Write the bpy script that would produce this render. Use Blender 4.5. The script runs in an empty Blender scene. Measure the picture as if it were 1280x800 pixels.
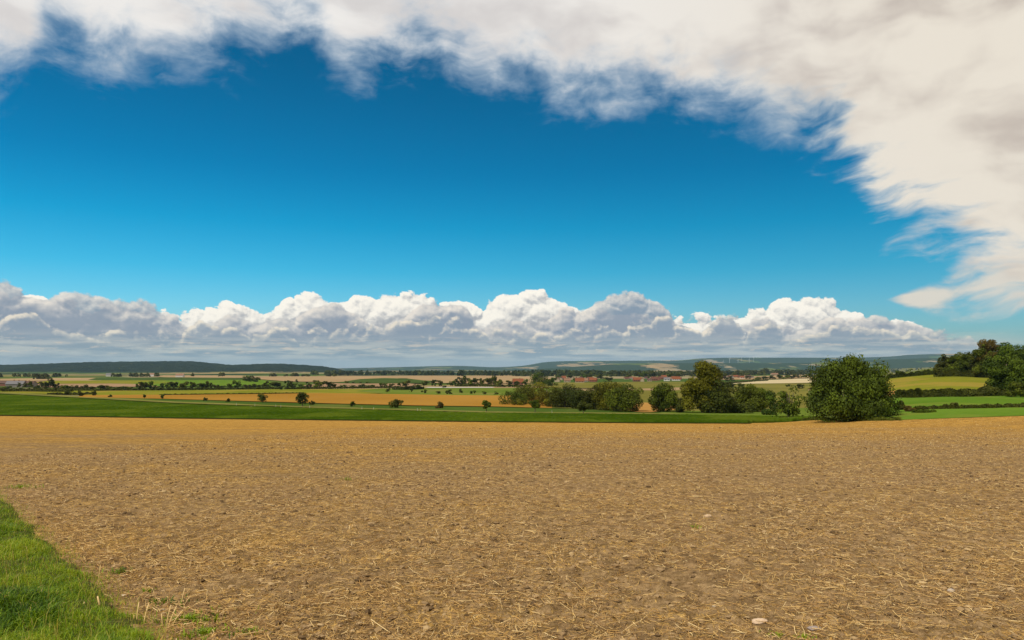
import bpy, math, random
import numpy as np

# ------------------------------------------------------------------ basics
SC = bpy.context.scene
COL = SC.collection
F = 914.0                      # focal length of the view in photo pixels (1280 wide)
EYE = 1.75
EYE_ROW = 452.0                # photo row of the eye level
RNG = np.random.default_rng(7)


def px_dir(px, py):
    """azimuth and elevation of a photo position"""
    x = (px - 640.0) / F
    z = (EYE_ROW - py) / F
    return math.atan(x), math.atan(z / math.hypot(1.0, x))


# ------------------------------------------------------------------ camera, render settings
cam_data = bpy.data.cameras.new('camera')
cam = bpy.data.objects.new('camera', cam_data)
COL.objects.link(cam)
cam.location = (0, 0, EYE)
cam.rotation_euler = (math.radians(90), 0, 0)
cam_data.sensor_width = 36.0
cam_data.lens = 36.0 * F / 1280.0
cam_data.shift_y = (EYE_ROW - 400.0) / 1280.0
cam_data.clip_start = 0.1
cam_data.clip_end = 80000.0
SC.camera = cam
vs = SC.view_settings
SC.display_settings.display_device = 'sRGB'
vs.view_transform = 'Standard'
vs.look = 'None'
vs.exposure = 0.0
vs.gamma = 1.0
vs.use_curve_mapping = False
SC.render.engine = 'CYCLES'
cy = SC.cycles
cy.use_denoising = True
cy.denoiser = 'OPENIMAGEDENOISE'
cy.denoising_input_passes = 'RGB_ALBEDO_NORMAL'
cy.denoising_prefilter = 'ACCURATE'
cy.max_bounces = 6
cy.diffuse_bounces = 3
cy.glossy_bounces = 2
cy.transmission_bounces = 4
cy.transparent_max_bounces = 8
cy.volume_bounces = 0
cy.use_adaptive_sampling = True
cy.adaptive_threshold = 0.01

SUN_AZ = (-0.62, -0.62)        # horizontal direction towards the sun (behind the camera, to the left)
SUN_EL = math.radians(46)
_n = math.hypot(*SUN_AZ)
SUN_DIR = np.array([SUN_AZ[0] / _n * math.cos(SUN_EL), SUN_AZ[1] / _n * math.cos(SUN_EL), math.sin(SUN_EL)])
sun_data = bpy.data.lights.new('sun', 'SUN')
sun_data.energy = 4.2
sun_data.angle = math.radians(0.53)
sun_data.color = (1.0, 0.93, 0.82)
sun = bpy.data.objects.new('sun', sun_data)
COL.objects.link(sun)
sun.location = (0, 0, 60)
from mathutils import Vector
sun.rotation_euler = Vector(SUN_DIR).to_track_quat('Z', 'Y').to_euler()


# ------------------------------------------------------------------ node helper
class E:
    """a float socket with arithmetic that grows math nodes"""
    def __init__(self, nt, s): self.nt, self.s = nt, s
    def _m(self, op, b=None, c=None, clamp=False):
        n = self.nt.nodes.new('ShaderNodeMath'); n.operation = op; n.use_clamp = clamp
        for i, v in enumerate((self, b, c)):
            if v is None: continue
            if isinstance(v, E): self.nt.links.new(v.s, n.inputs[i])
            else: n.inputs[i].default_value = float(v)
        return E(self.nt, n.outputs[0])
    def __add__(self, o): return self._m('ADD', o)
    __radd__ = __add__
    def __sub__(self, o): return self._m('SUBTRACT', o)
    def __rsub__(self, o): return (self * -1.0) + o
    def __mul__(self, o): return self._m('MULTIPLY', o)
    __rmul__ = __mul__
    def __truediv__(self, o): return self._m('DIVIDE', o)
    def mx(self, o): return self._m('MAXIMUM', o)
    def mn(self, o): return self._m('MINIMUM', o)
    def pw(self, o): return self._m('POWER', o)
    def clamp(self): return self._m('ADD', 0.0, clamp=True)
    def f(self, op, b=None): return self._m(op, b)
    def smooth(self, a, b, lo=0.0, hi=1.0):
        n = self.nt.nodes.new('ShaderNodeMapRange'); n.interpolation_type = 'SMOOTHSTEP'
        self.nt.links.new(self.s, n.inputs['Value'])
        n.inputs['From Min'].default_value = a; n.inputs['From Max'].default_value = b
        n.inputs['To Min'].default_value = lo; n.inputs['To Max'].default_value = hi
        return E(self.nt, n.outputs[0])
    def lin(self, a, b, lo=0.0, hi=1.0):
        n = self.nt.nodes.new('ShaderNodeMapRange'); n.interpolation_type = 'LINEAR'
        self.nt.links.new(self.s, n.inputs['Value'])
        n.inputs['From Min'].default_value = a; n.inputs['From Max'].default_value = b
        n.inputs['To Min'].default_value = lo; n.inputs['To Max'].default_value = hi
        return E(self.nt, n.outputs[0])


def setin(nt, sock, v):
    if isinstance(v, E): nt.links.new(v.s, sock)
    elif hasattr(v, 'is_output'): nt.links.new(v, sock)
    else: sock.default_value = v

def vec(nt, x, y, z=0.0):
    n = nt.nodes.new('ShaderNodeCombineXYZ')
    for i, v in enumerate((x, y, z)): setin(nt, n.inputs[i], v)
    return n.outputs[0]

def split(nt, v):
    n = nt.nodes.new('ShaderNodeSeparateXYZ'); nt.links.new(v, n.inputs[0])
    return [E(nt, o) for o in n.outputs]

def noise(nt, v, scale=1.0, detail=4.0, rough=0.5, lac=2.0, dist=0.0, dim='3D', kind='FBM', color=False):
    n = nt.nodes.new('ShaderNodeTexNoise'); n.noise_dimensions = dim; n.noise_type = kind
    if v is not None: nt.links.new(v, n.inputs['Vector'])
    for k, x in (('Scale', scale), ('Detail', detail), ('Roughness', rough), ('Lacunarity', lac), ('Distortion', dist)):
        setin(nt, n.inputs[k], x)
    return n.outputs['Color'] if color else E(nt, n.outputs[0])

def voronoi(nt, v, scale=1.0, detail=0.0, rough=0.5, feature='F1', dim='3D', smooth=None, rand=1.0, out='Distance'):
    n = nt.nodes.new('ShaderNodeTexVoronoi'); n.voronoi_dimensions = dim; n.feature = feature
    if v is not None: nt.links.new(v, n.inputs['Vector'])
    n.inputs['Scale'].default_value = scale
    if 'Detail' in n.inputs: n.inputs['Detail'].default_value = detail; n.inputs['Roughness'].default_value = rough
    n.inputs['Randomness'].default_value = rand
    if smooth is not None: n.inputs['Smoothness'].default_value = smooth
    o = n.outputs[out]
    return E(nt, o) if out == 'Distance' else o

def mix(nt, fac, a, b, mode='MIX'):
    n = nt.nodes.new('ShaderNodeMix'); n.data_type = 'RGBA'; n.blend_type = mode
    setin(nt, n.inputs[0], fac)
    for s, v in ((n.inputs[6], a), (n.inputs[7], b)):
        if isinstance(v, tuple): s.default_value = (*v, 1.0) if len(v) == 3 else v
        else: setin(nt, s, v)
    return n.outputs[2]

def curve(nt, val, pts, x0, x1, y0, y1):
    """float curve through the points (x, y); val -> y"""
    t = val.lin(x0, x1)
    n = nt.nodes.new('ShaderNodeFloatCurve')
    nt.links.new(t.s, n.inputs['Value'])
    c = n.mapping.curves[0]
    P = [((x - x0) / (x1 - x0), (y - y0) / (y1 - y0)) for x, y in pts]
    P = sorted(P)
    P = [(0.0, P[0][1])] * (P[0][0] > 1e-4) + P + [(1.0, P[-1][1])] * (P[-1][0] < 1 - 1e-4)
    while len(c.points) < len(P): c.points.new(0.5, 0.5)
    for p, q in zip(c.points, P):
        p.location = q; p.handle_type = 'AUTO_CLAMPED'
    n.mapping.use_clip = False
    n.mapping.update()
    return E(nt, n.outputs[0]) * (y1 - y0) + y0

def ramp(nt, fac, stops, interp='LINEAR'):
    n = nt.nodes.new('ShaderNodeValToRGB'); n.color_ramp.interpolation = interp
    setin(nt, n.inputs[0], fac)
    els = n.color_ramp.elements
    while len(els) < len(stops): els.new(0.5)
    for e, (p, c) in zip(els, stops): e.position = p; e.color = (*c, 1.0)
    return n.outputs[0]

def srgb(r, g, b):
    f = lambda c: c / 12.92 if c <= 0.04045 else ((c + 0.055) / 1.055) ** 2.4
    return (f(r / 255.0), f(g / 255.0), f(b / 255.0))


# ------------------------------------------------------------------ sky: Nishita air, a high cloud deck, rows of cumulus
world = bpy.data.worlds.new('World'); SC.world = world; world.use_nodes = True
wt = world.node_tree; wt.nodes.clear()
SKY_K = 10.0                     # cloud radiances are given for strength 1, the Background runs at 0.1
sky = wt.nodes.new('ShaderNodeTexSky'); sky.sky_type = 'NISHITA'; sky.sun_disc = False
sky.sun_elevation = SUN_EL
sky.sun_rotation = math.atan2(SUN_DIR[1], SUN_DIR[0]) - math.pi / 2
sky.altitude = 200; sky.air_density = 1.0; sky.dust_density = 0.6; sky.ozone_density = 2.0
tc = wt.nodes.new('ShaderNodeTexCoord')
dirv = tc.outputs['Generated']
dx, dy, dz = split(wt, dirv)
az = dx.f('ARCTAN2', dy)                     # 0 along +Y, positive to the right
el = dz.clamp().f('ARCSINE')
U = az * 914.0
V = el * 914.0

def px_uv(pts):
    return [(914.0 * px_dir(a, b)[0], 914.0 * px_dir(a, b)[1]) for a, b in pts]

def over(base, colour, alpha): return mix(wt, alpha, base, colour)
def tone(r, g, b, k=1.0):
    c = srgb(r, g, b); return tuple(SKY_K * k * x for x in c)

# clear air: deep azure above, cyan lower down
air = mix(wt, 1.0, sky.outputs[0], ramp(wt, el.lin(0.0, 0.5), [
    (0.00, (0.60, 0.90, 1.08)), (0.14, (0.36, 0.90, 1.12)), (0.24, (0.13, 0.84, 1.06)), (0.36, (0.02, 0.75, 0.98)),
    (0.50, (0.0, 0.61, 0.86)), (0.75, (0.005, 0.50, 0.70)), (1.0, (0.02, 0.44, 0.62))]), 'MULTIPLY')

# --- the high deck of stratocumulus arching over the field
deck_edge = px_uv([(-900, 108), (-400, 48), (-60, 138), (0, 92), (24, 88), (44, 60), (64, 42), (88, 46), (112, 70), (150, 78), (200, 70), (260, 60), (300, 52), (345, 38), (385, 40), (412, 66), (432, 80), (460, 70), (500, 62), (545, 68), (600, 82), (655, 94), (700, 110), (735, 122), (770, 122), (810, 110), (870, 122), (930, 134), (985, 146), (1030, 156), (1062, 186), (1085, 231), (1105, 264), (1150, 284), (1200, 314), (1240, 341), (1280, 378), (1400, 421), (1700, 436), (2600, 436)])
edge = curve(wt, U, deck_edge, -760, 760, 0, 420)
right = U.smooth(240, 420)                   # the torn, streaky side of the deck
wv = noise(wt, vec(wt, U * 0.010, V * 0.010), 1.0, 2, 0.5, color=True, dim='2D')
wx, wy, wz = split(wt, wv)
Uw = U + (wx - 0.5) * 50.0
Vw = V + (wy - 0.5) * 36.0
soft = noise(wt, vec(wt, Uw * 0.014, Vw * 0.025), 1.0, 9, 0.57, dim='2D')
fibre = noise(wt, vec(wt, Uw * 0.011 + Vw * 0.002, Vw * 0.036 - Uw * 0.004), 1.0, 8, 0.55, dim='2D')
tex = soft * (1.0 - right) + fibre * right
s_ = (V - edge) / 26.0
dens = s_ + (tex - 0.5) * (4.4 + right * 3.8) + 0.3
a_deck = dens.smooth(-1.0, 1.7 )
wisp = noise(wt, vec(wt, Uw * 0.012 + 7.0, Vw * 0.040), 1.0, 6, 0.60, dim='2D')
a_wisp = wisp.smooth(0.60, 0.82) * (V - edge).smooth(-52, 4) * (V - edge).smooth(60, 10)
body = noise(wt, vec(wt, Uw * 0.0052 + 2.0, Vw * 0.011 + 4.0), 1.0, 4, 0.5, dim='2D')
body2 = noise(wt, vec(wt, Uw * 0.014, Vw * 0.024 + 9.0), 1.0, 6, 0.55, dim='2D')
lum = (body * 0.72 + body2 * 0.28).smooth(0.34, 0.60)
warm = U.smooth(-100, 560)
deck_l = mix(wt, warm, tone(240, 237, 233), tone(236, 227, 212))
deck_d = mix(wt, warm, tone(216, 212, 210), tone(196, 184, 173))
deck_c = mix(wt, lum, deck_d, deck_l)
thin = mix(wt, right, tone(170, 190, 208), tone(190, 202, 208))
# a tongue of cloud reaching down on the right
t_c = curve(wt, U, px_uv([(1100, 375), (1150, 371), (1200, 365), (1240, 356), (1280, 344), (1400, 330)]), -760, 760, 0, 420)
t_w = U.lin(430, 560, 0.3, 44.0)
t_d = 1.0 - (V - t_c).f('ABSOLUTE') / t_w.mx(0.3)
a_tng = (t_d + (tex - 0.5) * 2.6).smooth(-0.15, 0.95) * U.smooth(428, 452)
deck_c = mix(wt, dens.smooth(0.0, 2.4).mx(a_tng), thin, deck_c)
deck_c = mix(wt, a_tng * (1.0 - dens.smooth(0.0, 1.5)), deck_c, tone(226, 218, 204))
high = over(air, deck_c, (a_deck * 0.985).mx(a_wisp * 0.5).mx(a_tng * 0.95))
col = high

# --- cumulus: each row is one group evaluated twice (here, and a step towards the sun, for its light side)
def cumulus_group(name, tops, fall, amp, puff, seed, vstretch=1.2):
    g = bpy.data.node_groups.new(name, 'ShaderNodeTree')
    g.interface.new_socket('U', in_out='INPUT', socket_type='NodeSocketFloat')
    g.interface.new_socket('V', in_out='INPUT', socket_type='NodeSocketFloat')
    g.interface.new_socket('D', in_out='OUTPUT', socket_type='NodeSocketFloat')
    gi = g.nodes.new('NodeGroupInput'); go = g.nodes.new('NodeGroupOutput')
    u = E(g, gi.outputs[0]); v = E(g, gi.outputs[1])
    t = curve(g, u, px_uv(tops), -760, 760, -40, 130)
    w = noise(g, vec(g, u * 0.045 + seed, v * 0.06), 1.0, 3, 0.55, color=True, dim='2D')
    a, b, c = split(g, w)
    u2 = u + (a - 0.5) * puff * 0.8; v2 = v + (b - 0.5) * puff * 0.5
    d1 = voronoi(g, vec(g, u2 / puff + seed, v2 * vstretch / puff), 1.0, 0, 0.5, dim='2D')
    d2 = voronoi(g, vec(g, u2 / (puff * 0.42), v2 * vstretch / (puff * 0.42) + seed), 1.0, 0, 0.5, dim='2D')
    n1 = noise(g, vec(g, u / puff * 2.2, v / puff * 2.8 + seed), 1.0, 5, 0.60, dim='2D')
    D = (t - v) / fall + ((0.45 - d1 * d1 * 1.4) * 1.3 + (0.42 - d2 * d2 * 1.3) * 0.36 + (n1 - 0.5) * 1.0) * amp * (c * 1.3 + 0.35)
    g.links.new(D.s, go.inputs[0])
    return g

def use_group(g, u, v):
    n = wt.nodes.new('ShaderNodeGroup'); n.node_tree = g
    wt.links.new(u.s, n.inputs[0]); wt.links.new(v.s, n.inputs[1])
    return E(wt, n.outputs[0])

def cumulus(name, tops, lit, shade, seed, fall=11.0, amp=1.0, puff=26.0, crisp=0.28, gain=0.85, drop=34.0, bias=0.5, alpha=1.0, lowk=0.62):
    global col
    g = cumulus_group(name, tops, fall, amp, puff, seed)
    D = use_group(g, U, V)
    D2 = use_group(g, U - 2.2, V + 4.2)
    rel = (D - D2 - 4.2 / fall * 0.7) * gain
    low = D.smooth(0.2, drop / fall)
    L = (rel + bias - low * lowk).smooth(0.0, 1.0)
    c = mix(wt, L, shade, lit)
    a = D.smooth(0.0, crisp) * alpha
    col = over(col, c, a)

cumulus('cumulus_back', [(-900, 400), (-60, 372), (0, 366), (60, 376), (120, 384), (180, 388), (225, 396), (242, 386), (270, 381), (290, 380), (305, 390), (335, 394), (352, 380), (385, 370),
                         (408, 376), (425, 379), (445, 374), (475, 371), (505, 370), (540, 373), (575, 381), (605, 381), (630, 372), (655, 366), (690, 374),
                         (705, 384), (740, 388), (800, 396), (830, 402), (850, 400), (868, 396), (895, 393), (915, 398), (940, 391), (968, 381), (992, 373), (1012, 373),
                         (1040, 380), (1068, 392), (1105, 400), (1140, 406), (1170, 414), (1200, 419), (1228, 430), (1250, 444), (1300, 452), (1700, 460), (2600, 460)],
        tone(255, 249, 236, 1.03), tone(172, 175, 180), 11.0, fall=10.0, amp=1.0, puff=30.0, crisp=0.2, drop=56.0, bias=0.76, gain=0.85, lowk=0.78)
cumulus('cumulus_grey', [(-900, 380), (-40, 372), (0, 358), (30, 366), (55, 374), (80, 371), (110, 370), (140, 378), (175, 380), (205, 384), (225, 400), (250, 410), (275, 404), (300, 398),
                         (340, 402), (370, 396), (395, 384), (412, 380), (435, 392), (455, 396), (480, 404), (505, 398), (520, 386), (545, 378), (575, 380), (590, 396), (612, 408), (650, 404),
                         (682, 404), (702, 388), (735, 377), (765, 370), (795, 368), (818, 376), (832, 388), (850, 406), (880, 412), (930, 410), (960, 402), (1000, 408), (1040, 398), (1080, 400),
                         (1110, 404), (1150, 414), (1190, 428), (1230, 440), (1300, 456), (1700, 462), (2600, 462)],
        tone(240, 231, 218), tone(138, 151, 168), 23.0, fall=11.0, amp=1.0, puff=40.0, crisp=0.4, drop=34.0, bias=0.50, alpha=0.94, gain=0.75)
cumulus('cumulus_low', [(-900, 414), (-20, 410), (15, 398), (30, 396), (55, 402), (75, 418), (120, 420), (145, 416), (170, 424), (235, 414), (262, 402), (280, 410), (300, 418), (370, 414),
                        (430, 418), (480, 410), (520, 402), (560, 400), (590, 412), (640, 420), (720, 418), (790, 408), (812, 400), (840, 398), (870, 404), (900, 400), (925, 406), (960, 412),
                        (1010, 418), (1040, 412), (1080, 408), (1120, 410), (1160, 418), (1200, 424), (1225, 436), (1260, 450), (1700, 464), (2600, 464)],
        tone(250, 237, 214), tone(142, 156, 171), 37.0, fall=10.0, amp=1.5, puff=26.0, crisp=0.6, drop=20.0, bias=0.38, alpha=0.85, gain=0.7)
# --- flat far cloud and milky air under the cumulus, down to the horizon
streak = noise(wt, vec(wt, U * 0.014, V * 0.16), 1.0, 5, 0.55, dim='2D')
pale = noise(wt, vec(wt, U * 0.03, V * 0.22 + 12.0), 1.0, 4, 0.6, dim='2D')
hz = mix(wt, streak.smooth(0.36, 0.64), tone(146, 163, 172), tone(198, 201, 194))
hz = mix(wt, pale.smooth(0.55, 0.70) * V.smooth(3, 12) * 0.85, hz, tone(232, 216, 192))
hz = mix(wt, V.smooth(12, -4), hz, tone(166, 184, 192))
right_clear = U.smooth(585, 500)
a_h = V.smooth(38, 10) * (0.92 + (streak - 0.5) * 0.6) * (right_clear * 0.75 + 0.25)
col = over(col, hz, a_h.clamp())

def background(c):
    b = wt.nodes.new('ShaderNodeBackground'); b.inputs['Strength'].default_value = 0.1
    if isinstance(c, tuple): b.inputs['Color'].default_value = (*c, 1)
    else: wt.links.new(c, b.inputs['Color'])
    return b.outputs[0]
def mix_sh(fac, a, b):
    n = wt.nodes.new('ShaderNodeMixShader')
    wt.links.new(fac.s, n.inputs[0]); wt.links.new(a, n.inputs[1]); wt.links.new(b, n.inputs[2])
    return n.outputs[0]
low_part = mix_sh(E(wt, dz.s).f('GREATER_THAN', -0.01), background(tone(120, 120, 100)), background(col))
sh = mix_sh(V.f('GREATER_THAN', 112.0), low_part, background(high))
wo = wt.nodes.new('ShaderNodeOutputWorld')
wt.links.new(sh, wo.inputs['Surface'])
world.cycles.sampling_method = 'MANUAL'
world.cycles.sample_map_resolution = 512

# ------------------------------------------------------------------ numpy noise
def _hash(ix, iy, seed):
    h = (ix.astype(np.int64) * 374761393 + iy.astype(np.int64) * 668265263 + seed * 974634777) & 0xFFFFFFFF
    h = ((h ^ (h >> 13)) * 1274126177) & 0xFFFFFFFF
    return (h ^ (h >> 16)) & 0xFFFFFFFF

def perlin(x, y, seed=0):
    x = np.asarray(x, float); y = np.asarray(y, float)
    ix = np.floor(x); iy = np.floor(y); fx = x - ix; fy = y - iy
    u = fx * fx * fx * (fx * (fx * 6 - 15) + 10); v = fy * fy * fy * (fy * (fy * 6 - 15) + 10)
    def g(ox, oy):
        a = _hash(ix + ox, iy + oy, seed) * (2 * math.pi / 4294967296.0)
        return np.cos(a) * (fx - ox) + np.sin(a) * (fy - oy)
    n0 = g(0, 0) * (1 - u) + g(1, 0) * u
    n1 = g(0, 1) * (1 - u) + g(1, 1) * u
    return (n0 * (1 - v) + n1 * v) * 1.5

def fbm2(x, y, seed=0, oct=4, gain=0.5):
    s = 0; a = 1.0; f = 1.0
    for i in range(oct):
        s = s + a * perlin(x * f, y * f, seed + i * 17); a *= gain; f *= 2.03
    return s

def sstep(a, b, x):
    t = np.clip((np.asarray(x, float) - a) / (b - a), 0, 1); return t * t * (3 - 2 * t)

def hermite(knots):
    """monotone cubic through the knots"""
    xs = np.array([k[0] for k in knots], float); ys = np.array([k[1] for k in knots], float)
    h = np.diff(xs); d = np.diff(ys) / h
    m = np.zeros_like(xs); m[0] = d[0]; m[-1] = d[-1]
    for i in range(1, len(xs) - 1):
        if d[i - 1] * d[i] > 0:
            w1 = 2 * h[i] + h[i - 1]; w2 = h[i] + 2 * h[i - 1]
            m[i] = (w1 + w2) / (w1 / d[i - 1] + w2 / d[i])
    def f(x):
        x = np.clip(np.asarray(x, float), xs[0], xs[-1])
        i = np.clip(np.searchsorted(xs, x, 'right') - 1, 0, len(xs) - 2)
        t = (x - xs[i]) / h[i]
        return ((2 * t**3 - 3 * t**2 + 1) * ys[i] + (t**3 - 2 * t**2 + t) * h[i] * m[i]
                + (-2 * t**3 + 3 * t**2) * ys[i + 1] + (t**3 - t**2) * h[i] * m[i + 1])
    return f

# ------------------------------------------------------------------ the lie of the land
valley = hermite([(-400, 6), (-50, 1.2), (0, 0), (5, -0.2), (20, -1.0), (50, -3.15), (110, -7.25), (190, -10.75), (215, -11.45), (300, -13.7),
                  (400, -15.75), (480, -18.2), (600, -20.7), (800, -24.2), (1100, -28.2), (1600, -34), (2500, -44), (4000, -60), (6000, -80),
                  (10000, -118), (16000, -160), (45000, -175)])
hill_top = hermite([(-1400, 462), (-700, 461), (-300, 459), (0, 457), (50, 455.6), (110, 453.6), (180, 452.6), (230, 452.2), (262, 454.4), (292, 456.8), (340, 455.4),
                    (372, 456.5), (400, 458.6), (420, 461.5), (450, 470), (2600, 470)])
mid_top = hermite([(-1400, 466), (560, 466), (660, 462), (740, 457), (790, 454.2), (900, 453.8), (1000, 453.6), (1040, 451.5), (1100, 449.5), (1180, 447.5), (1400, 449), (2600, 455)])
far_top = hermite([(-1400, 461), (300, 461), (420, 460.4), (490, 459), (572, 457.3), (620, 459), (651, 457.4), (686, 452.2), (712, 451.3), (820, 450.6), (849, 450.3),
                   (876, 448), (917, 447), (1000, 447), (1084, 446.6), (1120, 445), (1134, 443.7), (1173, 442.4), (1280, 442), (1500, 444), (2600, 452)])
HILL_Y, MID_Y, FAR_Y = 5600.0, 8600.0, 13500.0

def ground(X, Y):
    X = np.asarray(X, float); Y = np.asarray(Y, float)
    z = valley(Y)
    z = z + perlin(X / 700.0, Y / 700.0, 3) * 3.0 * sstep(500, 1800, Y)
    # the rise with the wood, on the right
    z = z + 17.0 * sstep(0.35, 0.63, X / np.maximum(Y, 100.0)) * np.exp(-0.5 * ((Y - 480.0) / 190.0)**2)
    col = 640.0 + 914.0 * X / np.maximum(Y, 500.0)
    for top, Y0, sg in ((hill_top, HILL_Y, 620.0), (mid_top, MID_Y, 900.0), (far_top, FAR_Y, 1500.0)):
        zt = EYE + (EYE_ROW - top(col)) / F * Y0
        z = z + np.maximum(zt - z, 0.0) * np.exp(-((Y - Y0) / sg)**2)
    return z

_YS = np.exp(np.linspace(math.log(2.2), math.log(17000.0), 5000))
def hit(px, py):
    """the ground point seen at a photo position: X, Y"""
    X = (px - 640.0) / F * _YS
    zr = EYE + (EYE_ROW - py) / F * _YS
    d = zr - ground(X, _YS)
    i = int(np.argmax(d <= 0))
    if d[i] > 0: i = len(_YS) - 1
    if i > 0 and d[i] <= 0:
        t = d[i - 1] / (d[i - 1] - d[i]); Y = _YS[i - 1] + t * (_YS[i] - _YS[i - 1])
    else: Y = _YS[i]
    return (px - 640.0) / F * Y, Y

# ------------------------------------------------------------------ mesh helpers
def link(name, me, mats=(), parent=None):
    o = bpy.data.objects.new(name, me); COL.objects.link(o)
    for m in mats: me.materials.append(m)
    if parent is not None: o.parent = parent
    return o

def mesh_np(name, V, faces, smooth=False, midx=None, tint=None):
    """faces: list of integer arrays (n, k)"""
    me = bpy.data.meshes.new(name)
    V = np.ascontiguousarray(V, np.float32)
    me.vertices.add(len(V)); me.vertices.foreach_set('co', V.ravel())
    tot = np.concatenate([np.full(len(f), f.shape[1], np.int32) for f in faces])
    idx = np.concatenate([np.ascontiguousarray(f, np.int32).ravel() for f in faces])
    me.loops.add(len(idx)); me.loops.foreach_set('vertex_index', idx)
    me.polygons.add(len(tot))
    start = np.concatenate([[0], np.cumsum(tot)[:-1]]).astype(np.int32)
    me.polygons.foreach_set('loop_start', start)
    if midx is not None: me.polygons.foreach_set('material_index', np.asarray(midx, np.int32))
    me.polygons.foreach_set('use_smooth', np.full(len(tot), smooth, bool))
    if tint is not None:
        a = me.attributes.new('tint', 'FLOAT', 'POINT'); a.data.foreach_set('value', np.asarray(tint, np.float32))
    me.update(calc_edges=True)
    return me

def grid_faces(r, c):
    i = np.arange(r * c).reshape(r, c)
    return np.stack([i[:-1, :-1], i[:-1, 1:], i[1:, 1:], i[1:, :-1]], -1).reshape(-1, 4)

def structure(o): o['kind'] = 'structure'; return o
def stuff(o): o['kind'] = 'stuff'; return o
def tag(o, label, cat, group=None):
    o['label'] = label; o['category'] = cat
    if group: o['group'] = group
    return o

# ------------------------------------------------------------------ materials
def new_mat(name):
    m = bpy.data.materials.new(name); m.use_nodes = True
    nt = m.node_tree; nt.nodes.clear()
    out = nt.nodes.new('ShaderNodeOutputMaterial')
    return m, nt, out

def principled(nt, out, col, rough=0.9, spec=0.15, normal=None):
    p = nt.nodes.new('ShaderNodeBsdfPrincipled')
    if isinstance(col, tuple): p.inputs['Base Color'].default_value = (*col, 1)
    else: setin(nt, p.inputs['Base Color'], col)
    p.inputs['Roughness'].default_value = rough
    p.inputs['Specular IOR Level'].default_value = spec
    if normal is not None: nt.links.new(normal, p.inputs['Normal'])
    nt.links.new(p.outputs[0], out.inputs['Surface'])
    return p

def bump(nt, h, strength=0.5, dist=0.05):
    b = nt.nodes.new('ShaderNodeBump'); b.inputs['Strength'].default_value = strength; b.inputs['Distance'].default_value = dist
    nt.links.new(h.s, b.inputs['Height']); return b.outputs[0]

def obj_co(nt):
    return nt.nodes.new('ShaderNodeTexCoord').outputs['Object']

def attr(nt, name='tint'):
    a = nt.nodes.new('ShaderNodeAttribute'); a.attribute_name = name
    return E(nt, a.outputs['Fac'])

def field_mat(name, c1, c2, big=0.02, fine=0.8, rows=None, rowk=0.25, c3=None, hgt=0.25):
    """soil or crop seen from far: broad patches, fine mottling, drill rows"""
    m, nt, out = new_mat(name)
    co = obj_co(nt)
    x, y, z = split(nt, co)
    b = noise(nt, vec(nt, x * big, y * big * 0.6), 1.0, 4, 0.55, dim='2D')
    f = noise(nt, vec(nt, x * fine, y * fine), 1.0, 6, 0.7, dim='2D')
    t = (b - 0.5) * 1.5 + (f - 0.5) * 1.2 + 0.5
    if rows:
        ang, per = rows
        s = (x * math.cos(ang) + y * math.sin(ang)) * (2 * math.pi / per)
        w = (s + (f - 0.5) * 1.5).f('SINE')
        t = t + w * rowk
    c = mix(nt, t.clamp(), c1, c2)
    if c3 is not None:
        p = noise(nt, vec(nt, x * big * 2.2 + 31.0, y * big * 1.1), 1.0, 3, 0.5, dim='2D').smooth(0.52, 0.66)
        c = mix(nt, p * 0.8, c, c3)
    principled(nt, out, c, 1.0, 0.0, bump(nt, f, 0.6, hgt))
    return m

def leaf_mat(name, dark, light, trans=0.3, rnd=0.25, warm=(0.16, 0.11, 0.02)):
    m, nt, out = new_mat(name)
    t = attr(nt)
    oi = nt.nodes.new('ShaderNodeObjectInfo'); r = E(nt, oi.outputs['Random'])
    c = mix(nt, t, dark, light)
    c = mix(nt, r * rnd, c, warm)
    d = nt.nodes.new('ShaderNodeBsdfPrincipled'); d.inputs['Roughness'].default_value = 0.65
    d.inputs['Specular IOR Level'].default_value = 0.08
    nt.links.new(c, d.inputs['Base Color'])
    tr = nt.nodes.new('ShaderNodeBsdfTranslucent')
    nt.links.new(mix(nt, 1.0, c, (1.3, 1.25, 0.5), 'MULTIPLY'), tr.inputs['Color'])
    ms = nt.nodes.new('ShaderNodeMixShader'); ms.inputs[0].default_value = trans
    nt.links.new(d.outputs[0], ms.inputs[1]); nt.links.new(tr.outputs[0], ms.inputs[2])
    nt.links.new(ms.outputs[0], out.inputs['Surface'])
    return m

def plain_mat(name, col, rough=0.8, var=0.25, scale=1.0):
    m, nt, out = new_mat(name)
    f = noise(nt, obj_co(nt), scale, 4, 0.6)
    k = tuple(c * (1 - var) for c in col); l = tuple(min(1, c * (1 + var)) for c in col)
    principled(nt, out, mix(nt, f, k, l), rough, 0.3)
    return m

BARK = plain_mat('bark', (0.085, 0.065, 0.045), 0.95, 0.4, 3.0)

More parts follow.
